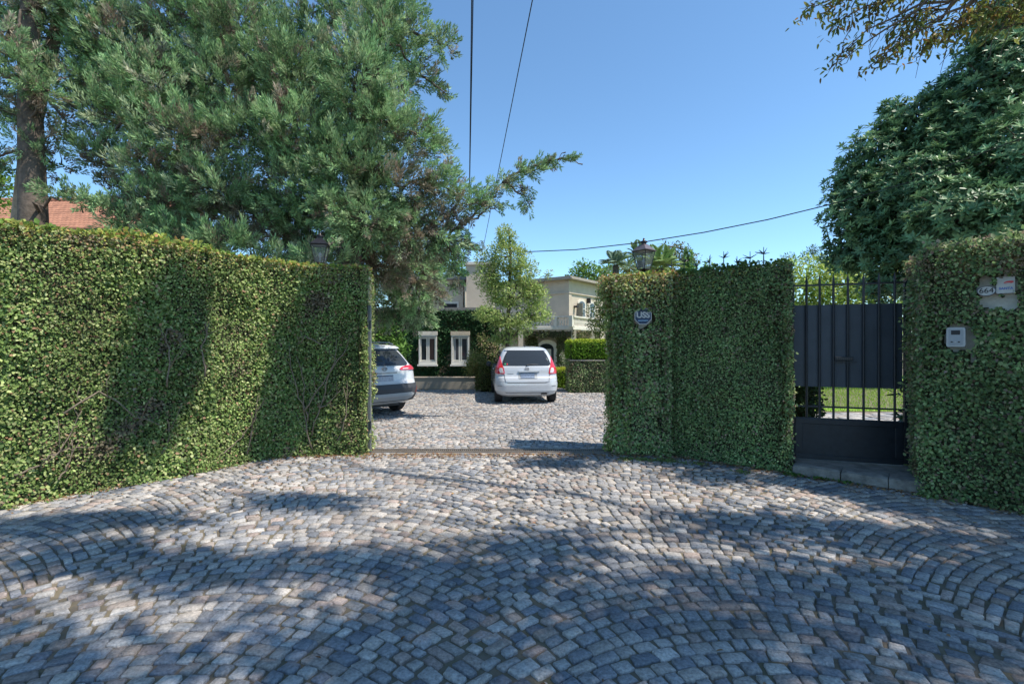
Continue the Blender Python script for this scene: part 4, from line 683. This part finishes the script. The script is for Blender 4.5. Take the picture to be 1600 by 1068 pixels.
# ------------------------------------------------------------------ ivy-clad annexe
a_ = thing('annexe', 'flat-roofed annexe clad in dark ivy with two white windows', 'house', (-3.4, 17.5, 0))
MB().box((-3.55, 19.5, 1.38), (6.1, 4, 2.76)).build('wall', M_STUCCO2, a_)
MB().box((-3.55, 19.49, 2.83), (6.3, 4.2, .12)).build('parapet', mat('lead_grey', (.2, .2, .2), .8, noise_s=3, noise_a=.2), a_)
MB().box((-3.6, 22.2, 2.2), (3.0, 3.0, 4.2)).build('upper_wall', M_STUCCO, a_); MB().box((-3.55, 22.15, 4.36), (3.3, 3.4, .12)).build('upper_cornice', mat('slate', (.14, .15, .17), .8), a_)
ch = MB().box((-1.35, 20.9, 2.45), (1.15, 1.0, 4.9)).build('chimney', M_STUCCO, a_); MB().box((-1.35, 20.9, 4.96), (1.3, 1.15, .12)).build('chimney_cap', M_TRIM, ch)
uw = MB().box((-2.65, 20.69, 3.0), (.75, .05, .75)).build('upper_window', M_TRIM, a_); MB().box((-2.65, 20.66, 2.98), (.6, .03, .6)).build('pane', M_WGL, uw)
m = MB(); [m.box((-2.9+.1*i, 20.635, 3.12), (.012, .012, .28)) for i in range(6)]; m.box((-2.65, 20.63, 3.26), (.6, .02, .02)); m.build('guard_rail', M_BLACK, a_)
lm = LM(); A0, B0 = (-6.6, 17.42), (-.5, 17.42)
ivy_face(lm, A0, B0, 0, 2.80, 1300, .062, lambda a, b, P: .02+.02*noise(P, 2, 90), [(.03, .09, .035), (.04, .115, .04), (.025, .07, .03), (.06, .14, .05)], None, seed=19, holes=[(3.59, 1.42, .36, .60), (3.59, .98, .34, .18), (3.59, 1.88, .34, .18), (4.75, 1.42, .36, .60), (4.75, .98, .34, .18), (4.75, 1.88, .34, .18)])
lm.build('ivy', M_LEAF, a_)
for X, lab in ((-3.01, None), (-1.85, None)):
    f = MB()
    for b, h_ in ((1.86, .06), (.90, .10)): f.box((X, 17.31, b), (.64, .12, h_))
    for s in (-.295, .295): f.box((X+s, 17.31, 1.38), (.045, .119, .93))
    f = f.build('window', M_WHITE, a_)
    MB().box((X, 17.36, 1.38), (.56, .02, .9)).build('pane', M_WGL, f)
    s_ = MB()
    for e in (-1, 1):
        for q_ in (.045, .225): s_.box((X+e*(q_-.012 if q_ < .1 else q_+.027), 17.325, 1.38), (.05 if q_ < .1 else .035, .03, .88))
        for b in (.985, 1.79): s_.box((X+e*.13, 17.327, b), (.25, .03, .045))
    s_.build('sash', M_WHITE, f)
    c_ = MB(); c_.box((X+.13, 17.343, 1.38), (.14, .008, .78)) if X < -2.5 else c_.box((X-.2, 17.343, 1.38), (.05, .008, .78)); c_.build('curtain', mat('curtain', (.35, .38, .42), .9) if X > -2.5 else mat('brown_curtain', (.10, .06, .05), .9), f)
    MB().box((X, 17.30, 1.96), (.68, .13, .14)).build('shutter_box', M_STUCCO if X > -2.5 else M_TRIM, f); MB().box((X, 17.26, .82), (.70, .2, .06)).build('sill', M_WHITE, f)
MB().box((-2.35, 16.98, .2), (2.3, .12, .40)).build('planter_wall', M_STUCCO2, tag(thing('low_planter', 'low cream stucco planter wall in front of the annexe windows', 'planter', (-2.35, 17, 0)))) 
MB().box((-2.35, 16.975, .415), (2.36, .16, .03)).build('coping', M_STUCCO, bpy.data.objects['low_planter'])

# ------------------------------------------------------------------ neighbour with tiled roof
n_ = thing('tiled_house', 'neighbouring house with orange clay tile roof behind the dark conifer', 'house', (-24, 24, 0)); M_TILE = mat('clay_tile', (.36, .17, .105), .8, noise_s=3, noise_a=.35, bump=.3)
MB().box((-25.5, 26, 3.4), (17, 6, 6.8)).build('wall', M_WHITE, n_); M_T2 = mat('dark_tile', (.2, .09, .06), .85, noise_s=4, noise_a=.4)
lm = LM(); e0, e1 = np.array([22.6, 6.95]), np.array([26, 9.2]); nx, ny = 78, 13
for j in range(ny):
    a = e0+(e1-e0)*j/ny; b = e0+(e1-e0)*(j+1.15)/ny; lift = .05
    xs_ = np.linspace(-34, -17, nx*4+1); zz = .035*np.abs(np.sin(xs_*math.pi/(17/nx)))
    V = np.concatenate([np.stack([xs_, np.full_like(xs_, a[0]), a[1]+lift+zz], 1), np.stack([xs_, np.full_like(xs_, b[0]), b[1]+zz], 1), np.stack([xs_, np.full_like(xs_, a[0]), np.full_like(xs_, a[1]-.03)], 1)]); n4 = len(xs_); i = np.arange(n4-1)
    lm.raw(V, np.concatenate([np.stack([i, i+1, n4+i+1, n4+i], 1), np.stack([2*n4+i, 2*n4+i+1, i+1, i], 1)]), (1, 1, 1))
r_ = lm.build('roof', M_TILE, n_); MB().tube([(-34, 26, 9.25), (-17, 26, 9.25)], .14, 8).build('ridge', M_TILE, r_); MB().box((-25.5, 22.55, 6.88), (17, .12, .14)).build('gutter', M_T2, n_)
MB().add([(-34, 26, 9.15), (-17, 26, 9.15), (-17, 29.5, 6.9), (-34, 29.5, 6.9)], [(0, 1, 2, 3)]).build('rear_roof', M_TILE, n_)

# ------------------------------------------------------------------ wires
M_WIRE = mat('cable', (.02, .02, .022), .7)
def wire(pts, r, label, extra=None):
    m = MB(); m.tube(pts, r, 6); [m.tube(e, r, 6) for e in (extra or [])]; return tag(m.build('overhead_cable', M_WIRE), label, 'cable')
def sagline(a, b, s, n=24): a, b = np.array(a), np.array(b); return [a+(b-a)*t-UP*s*4*t*(1-t) for t in np.linspace(0, 1, n)]
a1, b1 = at(737, -1, 7.57), at(732, 400, 20.3); d1 = (b1-a1); wire(sagline(a1-d1*1.4, b1, 0), .009, 'thick twisted overhead cable nearly vertical in the picture', [sagline(a1-d1*1.4+[.05, 0, .04], b1, .02)])
a2, b2 = at(832, 0, 7.57), at(752, 402, 20.3); d2 = b2-a2; wire(sagline(a2-d2*1.4, b2, 0), .009, 'slanting overhead cable right of the vertical one')
pts = [at(1720, 150, 5.2), at(1600, 215, 5.6), at(1488, 256, 6.1), at(1426, 283, 6.6), at(1360, 302, 7.2), at(1295, 320, 8), at(1200, 343, 9.5), at(1100, 363, 11.5), at(1000, 379, 14.5), at(900, 390, 19), at(830, 393, 24), at(752, 396, 33)]
c_ = wire(pts, [.006]*5+[.009, .011, .013, .016, .02, .025, .03], 'long thin cable crossing the sky to the large glossy tree')
for t in np.linspace(.02, .98, 16):
    pass
# ------------------------------------------------------------------ cars
M_CARW = mat('white_car_paint', (.50, .53, .57), .28, spec=.5, coat=1); M_CARS = mat('silver_car_paint', (.56, .58, .60), .3, spec=.5, coat=1)
M_TRIMB = mat('dark_cladding', (.045, .048, .055), .6); M_CGL = mat('car_glass', (.03, .037, .045), .015, spec=.5); M_RED = mat('red_lens', (.55, .02, .03), .15, spec=.7, coat=1); M_CLEAR = mat('clear_lens', (.65, .6, .6), .12, spec=.7, coat=1); M_CHR = mat('chrome', (.30, .30, .31), .4, metal=.5); M_GREYP = mat('bumper_grey', (.30, .32, .34), .45, metal=.2); M_GAP = mat('panel_gap', (.03, .03, .035), .7); M_RIM = mat('alloy_rim', (.45, .46, .48), .3, metal=.8); M_PLATE = mat('plate_blue', (.16, .21, .30), .4, noise_s=30, noise_a=.35)
class Car:
    def __init__(s, name, label, loc, rz, prof, width, length, paint):
        s.root = thing(name, label, 'car', loc, rz); s.z = [p[0] for p in prof]; s.p = np.array(prof, float); s.paint = paint; s.Lc = length
    def q(s, z, i): return float(np.interp(z, s.p[:, 0], s.p[:, i]))
    # profile columns: z, half width, rear y, front y, corner radius, rear crown
    def pt(s, u, z, off=0, front=False):
        w, yr, yf, r, cr = (s.q(z, i) for i in range(1, 6)); sg = -1 if u < 0 else 1; a = abs(u); r = min(r, w*.95)
        cr0 = cr*((min(a, w-r))/w)**2
        if a <= w-r: x, y, nx, ny = a, cr0, 2*cr*a/w/w, -1.
        elif a <= w-r+r*math.pi/2: ph = (a-(w-r))/r; x, y, nx, ny = w-r+r*math.sin(ph), cr0+r*(1-math.cos(ph)), math.sin(ph), -math.cos(ph)
        else: x, y, nx, ny = w, cr0+r+(a-(w-r)-r*math.pi/2), 1., 0.
        n = math.hypot(nx, ny); x += nx/n*off; y += ny/n*off
        return (sg*x, (yf-y) if front else (yr+y), z)
    def body(s):
        V = []; F = []; zs = sorted(set(s.z) | set(np.linspace(s.z[0], s.z[-1], 60)))
        for z in zs:
            w, yr, yf, r, cr = (s.q(z, i) for i in range(1, 6)); r = min(r, w*.95); U = list(np.linspace(0, w-r, 9))+[w-r+r*math.pi/2*t for t in np.linspace(0, 1, 11)[1:]]
            R = [s.pt(u, z) for u in U]; ring = [s.pt(-u, z) for u in U[::-1]][:-1]+R
            y0, y1 = R[-1][1], s.pt(U[-1], z, front=True)[1]; side = [(w, y0+(y1-y0)*t, z) for t in np.linspace(0, 1, 14)[1:-1]]
            fr = [s.pt(u, z, front=True) for u in U[::-1]]+[s.pt(-u, z, front=True) for u in U[1:]]
            ring = ring+side+fr+[(-x, y, z) for x, y, z in side[::-1]]; V.append(ring)
        k = len(V[0]); flat = [p for r in V for p in r]
        for j in range(len(V)-1):
            for i in range(k): i2 = (i+1) % k; F.append((j*k+i, j*k+i2, (j+1)*k+i2, (j+1)*k+i))
        F.append(tuple(range(k))[::-1]); F.append(tuple((len(V)-1)*k+i for i in range(k)))
        m = MB(); m.add(flat, F); o = m.build('body', s.paint, s.root, local=True, smooth=True); s.bo = o
        return o
    def wells(s, axles, rad, hw):
        cut = MB()
        for y in axles:
            for sx in (-1, 1): cut.lathe([(rad, sx*(hw-.30)), (rad, sx*(hw+.2))][::sx], (0, y, rad*.92), 28, ax=0)
        c = cut.build('tmp', None, s.root, local=True); b = s.bo.modifiers.new('b', 'BOOLEAN'); b.object = c; b.solver = 'EXACT'; b.operation = 'DIFFERENCE'; bpy.context.view_layer.update()
        me = bpy.data.meshes.new_from_object(s.bo.evaluated_get(bpy.context.evaluated_depsgraph_get())); s.bo.modifiers.clear(); s.bo.data = me; me.name = 'body'; bpy.data.objects.remove(c)
        if not me.materials: me.materials.append(s.paint)
        MB().box((0, s.Lc/2, .34), (hw*2-.62, s.Lc-.9, .30)).build('underbody', M_TRIMB, s.root, local=True)
        for y in axles:
            for sx in (-1, 1):
                rr = rad*.90; w = thing('wheel', None, None, (sx*(hw-.115), y, rr)); w.parent = s.root; sg = sx
                MB().lathe([(rr*.62, -.10), (rr*.93, -.10), (rr, -.07), (rr, .07), (rr*.93, .10), (rr*.62, .10)], n=30, ax=0).build('tyre', M_RUBBER, w, local=True, smooth=False)
                rm = MB(); rm.lathe([(rr*.64, -.09), (rr*.64, .085*1), (rr*.58, .06), (rr*.56, -.07)], n=30, ax=0)
                for i in range(5):
                    t = 2*math.pi*i/5; cs, sn_ = math.cos(t), math.sin(t); rm.add([(sg*x, a*cs-b*sn_, a*sn_+b*cs) for x in (.05, .075) for a, b in ((0, -.03), (rr*.6, -.045), (rr*.6, .045), (0, .03))], BOXF)
                rm.lathe([(.05, sg*.05), (.05, sg*.085)], n=12, ax=0); rm.build('rim', M_RIM, w, local=True)
    def patch(s, name, rows, m, off=.006, thick=.012, parent=None, front=False, nc=36, both=False, mirror=False):   # rows: (z, u_left, u_right)
        rows = sorted(rows); zs = np.array([r[0] for r in rows]); zz = np.linspace(zs[0], zs[-1], max(5, len(rows)*4)); zz = np.unique(np.concatenate([zz, zs])); V = []; n = nc+1
        for o_ in (off, off-thick):
            for z in zz:
                l = np.interp(z, zs, [r[1] for r in rows]); rr = np.interp(z, zs, [r[2] for r in rows])
                if mirror: l, rr = -rr, -l
                V += [s.pt(l+(rr-l)*t/nc, z, o_, front) for t in range(n)]
        R = len(zz); F = []; h = R*n
        for b in (0, h):
            for j in range(R-1):
                for i in range(nc): F.append((b+j*n+i, b+j*n+i+1, b+(j+1)*n+i+1, b+(j+1)*n+i))
        bd = [i for i in range(n)]+[j*n+nc for j in range(1, R)]+[(R-1)*n+i for i in range(nc-1, -1, -1)]+[j*n for j in range(R-2, 0, -1)]
        V2 = [V[q_] for q_ in bd]+[V[h+q_] for q_ in bd]; nb_ = len(bd); k0 = len(V); V += V2
        for a in range(nb_): F.append((k0+a, k0+(a+1) % nb_, k0+nb_+(a+1) % nb_, k0+nb_+a))
        mb = MB(); mb.add(V, F); return mb.build(name, m, parent or s.root, local=True, smooth=True)
    def side_patch(s, name, quad, m, off=.006):     # quad of (y,z) on the side, both sides
        for sx in (-1, 1):
            mb = MB(); zz = np.linspace(0, 1, 8); n = 10
            V = []
            for t in zz:
                for r in np.linspace(0, 1, n):
                    a = np.array(quad[0])*(1-r)+np.array(quad[1])*r; b = np.array(quad[3])*(1-r)+np.array(quad[2])*r; p = a*(1-t)+b*t; V.append((sx*(s.q(p[1], 1)+off), p[0], p[1]))
            mb.add(V, [(j*n+i, j*n+i+1, (j+1)*n+i+1, (j+1)*n+i) for j in range(7) for i in range(n-1)]); o = mb.build(name, m, s.root, local=True)
            sm = o.modifiers.new('s', 'SOLIDIFY'); sm.thickness = .01; sm.offset = 0
# white compact hatchback, seen from behind
th = math.radians(4.5); rear = Vector(((824-800)/FPX*12.75, 12.75, 0))
c = Car('hatchback_car', 'small white hatchback parked facing away in the middle of the forecourt', rear, th,
        [(.20, .70, .16, 3.95, .3, .05), (.26, .78, .06, 4.05, .3, .06), (.36, .83, .01, 4.09, .30, .07), (.50, .845, 0, 4.10, .30, .07), (.62, .848, .01, 4.09, .30, .07), (.70, .845, .04, 4.06, .28, .07), (.735, .84, .085, 4.0, .27, .06), (.80, .835, .10, 3.88, .26, .06), (.90, .82, .11, 3.55, .25, .06), (.97, .80, .125, 3.1, .24, .06), (1.03, .775, .155, 2.95, .23, .07), (1.15, .735, .225, 2.76, .22, .08), (1.28, .685, .31, 2.55, .21, .09), (1.38, .64, .39, 2.36, .2, .10), (1.44, .60, .45, 2.2, .2, .11), (1.485, .54, .55, 2.0, .22, .12), (1.51, .46, .70, 1.8, .25, .12), (1.525, .32, .9, 1.6, .25, .1)], .848, 4.1, M_CARW)
c.body(); c.wells((.62, 3.22), .335, .848)
c.patch('rear_window', [(1.025, -.60, .60), (1.06, -.64, .64), (1.15, -.62, .62), (1.30, -.56, .56), (1.40, -.50, .50), (1.425, -.44, .44)], M_CGL, .024, .05)
c.patch('tail_spoiler', [(1.425, -.56, .56), (1.455, -.57, .57), (1.475, -.52, .52)], c.paint, .035, .06)
for mir in (False, True):
    tl = c.patch('taillight', [(.80, .60, .80), (.83, .585, .93), (.95, .605, .98), (1.08, .66, .95), (1.17, .70, .90), (1.22, .73, .84), (1.26, .755, .80)], M_RED, .018, .03, mirror=mir)
    c.patch('reversing_lamp', [(.83, .62, .70), (.90, .63, .74), (.965, .65, .72)], M_CLEAR, .022, .01, parent=tl, mirror=mir)
tg = c.patch('tailgate', [(.585, -.47, .47), (.60, -.56, .56), (.72, -.585, .585), (.80, -.595, .595), (.95, -.615, .615), (1.01, -.64, .64)], c.paint, .012, .03)
c.patch('shut_line', [(.565, -.50, .50), (.584, -.56, .56)], M_GAP, .004, .006)
for mir in (False, True): c.patch('shut_line', [(.585, .575, .585), (.72, .594, .602), (.95, .624, .632), (1.01, .648, .656)], M_GAP, .004, .006, mirror=mir)
c.patch('tailgate_crease', [(.855, -.20, .25), (.875, -.24, .34), (.89, -.22, .32)], c.paint, .040, .05)
c.patch('plate_recess', [(.665, -.22, .24), (.69, -.24, .28), (.84, -.22, .26), (.856, -.2, .24)], M_GREYP, .013, .01)
c.patch('number_plate', [(.70, -.17, .20), (.825, -.17, .20)], M_PLATE, .022, .008); c.patch('emblem', [(.895, -.04, .045), (.91, -.055, .06), (.955, -.055, .06), (.97, -.04, .045)], M_CHR, .024, .01)
c.patch('bumper', [(.26, -.95, .95), (.36, -1.05, 1.05), (.52, -1.05, 1.05), (.565, -1.0, 1.0)], c.paint, .012, .03)
c.patch('bumper_groove', [(.30, -.55, .55), (.315, -.6, .6)], M_GAP, .0135, .004); c.patch('exhaust_cutout', [(.262, .36, .54), (.30, .38, .52)], M_GAP, .016, .008)
for mir in (False, True): c.patch('reflector', [(.475, .66, .80), (.50, .66, .80)], M_GREYP, .0145, .005, mirror=mir)
m = MB(); y_ = c.pt(0, 1.03)[1]; m.tube([(-.02, y_-.03, 1.0), (.0, y_-.035, 1.035), (.12, y_-.02, 1.05), (.42, y_+.02, 1.045)], [.014, .012, .009, .006], 6); m.build('wiper', M_BLACK, c.root, local=True)
m = MB(); m.tube([(0, .75, 1.515), (0, .72, 1.57)], [.012, .006], 6); m.build('antenna', M_BLACK, c.root, local=True)
for i, x in enumerate((-.33, .30)): MB().prism([(x+a, b+1.13) for a, b in rrect(.27, .26, .1)], lambda a, b, t: (a, t, b), .62, .72).build('headrest', M_RUBBER, c.root, local=True)
c.patch('sticker', [(1.045, -.59, -.555), (1.08, -.585, -.55)], mat('green_sticker', (.03, .3, .12), .5), .027, .004); c.patch('sticker', [(1.04, -.53, -.50), (1.08, -.53, -.50)], M_REDP, .027, .004); c.patch('badge', [(.80, -.52, -.36), (.815, -.52, -.36)], M_CHR, .016, .005)
c.side_patch('side_window', [(.65, 1.02), (1.55, 1.0), (1.55, 1.36), (.88, 1.36)], M_CGL); c.side_patch('side_window', [(1.62, 1.0), (2.85, .98), (2.28, 1.36), (1.62, 1.37)], M_CGL)
c.patch('windscreen', [(1.0, -.62, .62), (1.38, -.5, .5)], M_CGL, front=True)
for mir in (False, True): c.patch('headlight', [(.68, .5, .85), (.80, .55, .95)], M_CLEAR, .012, front=True, mirror=mir)
for sx in (-1, 1):
    MB().lathe([(.02, 0), (.075, .02), (.085, .07), (.07, .12), (.02, .13)], (sx*.93, 2.72, .96), 12, ax=1).build('wing_mirror', M_TRIMB if sx < 0 else c.paint, c.root, local=True, smooth=True)
    MB().box((sx*.83, 1.78, .86), (.03, .16, .03)).build('door_handle', c.paint, c.root, local=True)
# silver crossover behind the left wall
th = math.radians(44); fwd = Vector((-math.sin(th), math.cos(th), 0)); rgt = Vector((math.cos(th), math.sin(th), 0))
th = math.radians(45); fwd = Vector((-math.sin(th), math.cos(th), 0)); rgt = Vector((math.cos(th), math.sin(th), 0))
rc = at(604, 590, 10.5); rear = Vector((rc[0], rc[1], 0))
c = Car('crossover_car', 'silver crossover with dark lower cladding parked half hidden by the left wall', rear, th,
        [(.28, .74, .14, 4.30, .28, .06), (.34, .84, .05, 4.40, .28, .08), (.45, .895, .0, 4.45, .28, .10), (.62, .91, .0, 4.46, .28, .10), (.72, .912, .03, 4.45, .28, .10), (.80, .91, .07, 4.42, .27, .10), (.95, .90, .09, 4.35, .26, .10), (1.0, .885, .09, 4.1, .26, .10), (1.06, .87, .10, 3.6, .25, .10), (1.10, .84, .13, 3.25, .24, .10), (1.20, .79, .20, 3.05, .24, .11), (1.35, .73, .33, 2.8, .23, .12), (1.46, .68, .44, 2.6, .23, .13), (1.53, .64, .45, 2.4, .24, .14), (1.575, .58, .52, 2.15, .26, .14), (1.60, .46, .8, 1.9, .26, .12), (1.615, .3, 1.1, 1.7, .26, .1)], .912, 4.46, M_CARS)
c.body(); c.wells((.93, 3.57), .365, .912)
c.patch('rear_window', [(1.13, -.62, .62), (1.17, -.66, .66), (1.25, -.63, .63), (1.40, -.56, .56), (1.49, -.50, .50)], M_CGL, .024, .05)
c.patch('tail_spoiler', [(1.50, -.62, .62), (1.54, -.62, .62), (1.57, -.56, .56)], c.paint, .06, .09)
for mir in (False, True):
    tl = c.patch('taillight', [(1.02, .42, 1.12), (1.05, .38, 1.20), (1.09, .46, 1.22), (1.12, .62, 1.16)], M_RED, .022, .03, mirror=mir); c.patch('lamp_strip', [(1.045, .46, .62), (1.065, .48, .64)], M_CLEAR, .026, .008, parent=tl, mirror=mir)
c.patch('tailgate', [(.74, -.50, .50), (.78, -.56, .56), (.90, -.60, .60), (1.0, -.64, .64), (1.11, -.66, .66)], c.paint, .012, .03); c.patch('tailgate_scallop', [(.755, -.34, .34), (.77, -.40, .40), (.93, -.52, .52), (.96, -.55, .55)], M_CARS, .020, .02)
c.patch('trim_bar', [(.955, -.30, .30), (.975, -.30, .30)], M_CHR, .03, .012); c.patch('number_plate', [(.79, -.20, .20), (.92, -.20, .20)], mat('plate_white', (.35, .38, .44), .4, noise_s=30, noise_a=.3), .03, .008); c.patch('plate_band', [(.90, -.20, .20), (.92, -.20, .20)], M_NAVY, .0315, .004)
m = MB(); y_ = c.pt(0, 1.06)[1]-.02
for k_, (ra, rb) in enumerate(((.062, .042), (.035, .042), (.05, .016))): m.tube([(ra*math.cos(t), y_, 1.06+rb*math.sin(t)+(.012 if k_ == 2 else 0)) for t in np.linspace(0, 6.283, 21)], .006, 5)
m.build('emblem', M_CHR, c.root, local=True)
c.patch('lower_cladding', [(.34, -1.15, 1.15), (.45, -1.22, 1.22), (.60, -1.24, 1.24), (.70, -1.22, 1.22), (.72, -1.2, 1.2)], M_TRIMB, .016, .03); c.patch('skid_plate', [(.36, -.55, .55), (.40, -.66, .66), (.49, -.72, .72), (.52, -.66, .66)], M_GREYP, .034, .03)
for mir in (False, True): c.patch('reflector', [(.50, .80, 1.0), (.56, .84, 1.02), (.64, .92, 1.02)], mat('dark_red', (.18, .02, .02), .3), .022, .01, mirror=mir)
c.side_patch('side_window', [(.78, 1.14), (1.9, 1.10), (1.9, 1.45), (.95, 1.43)], M_CGL); c.side_patch('side_window', [(1.97, 1.10), (3.1, 1.12), (2.6, 1.44), (1.97, 1.46)], M_CGL); c.patch('windscreen', [(1.12, -.66, .66), (1.47, -.54, .54)], M_CGL, front=True)
for sx in (-1, 1):
    MB().tube([(sx*.60, .75, 1.60), (sx*.62, .95, 1.635), (sx*.62, 2.2, 1.64), (sx*.60, 2.4, 1.60)], .014, 8).build('roof_rail', M_GREYP, c.root, local=True)
    MB().lathe([(.02, 0), (.085, .02), (.095, .07), (.075, .13), (.02, .14)], (sx*1.0, 3.05, 1.08), 12, ax=1).build('wing_mirror', c.paint, c.root, local=True, smooth=True)
m = MB(); y_ = c.pt(0, 1.16)[1]; m.tube([(0, y_-.03, 1.13), (.1, y_-.02, 1.165), (.42, y_+.01, 1.17)], [.013, .009, .006], 6); m.build('wiper', M_BLACK, c.root, local=True)
m = MB(); m.lathe([(.025, -.1), (.025, .12)], (-.45, .1, .33), 10, ax=1); m.build('exhaust', M_CHR, c.root, local=True)
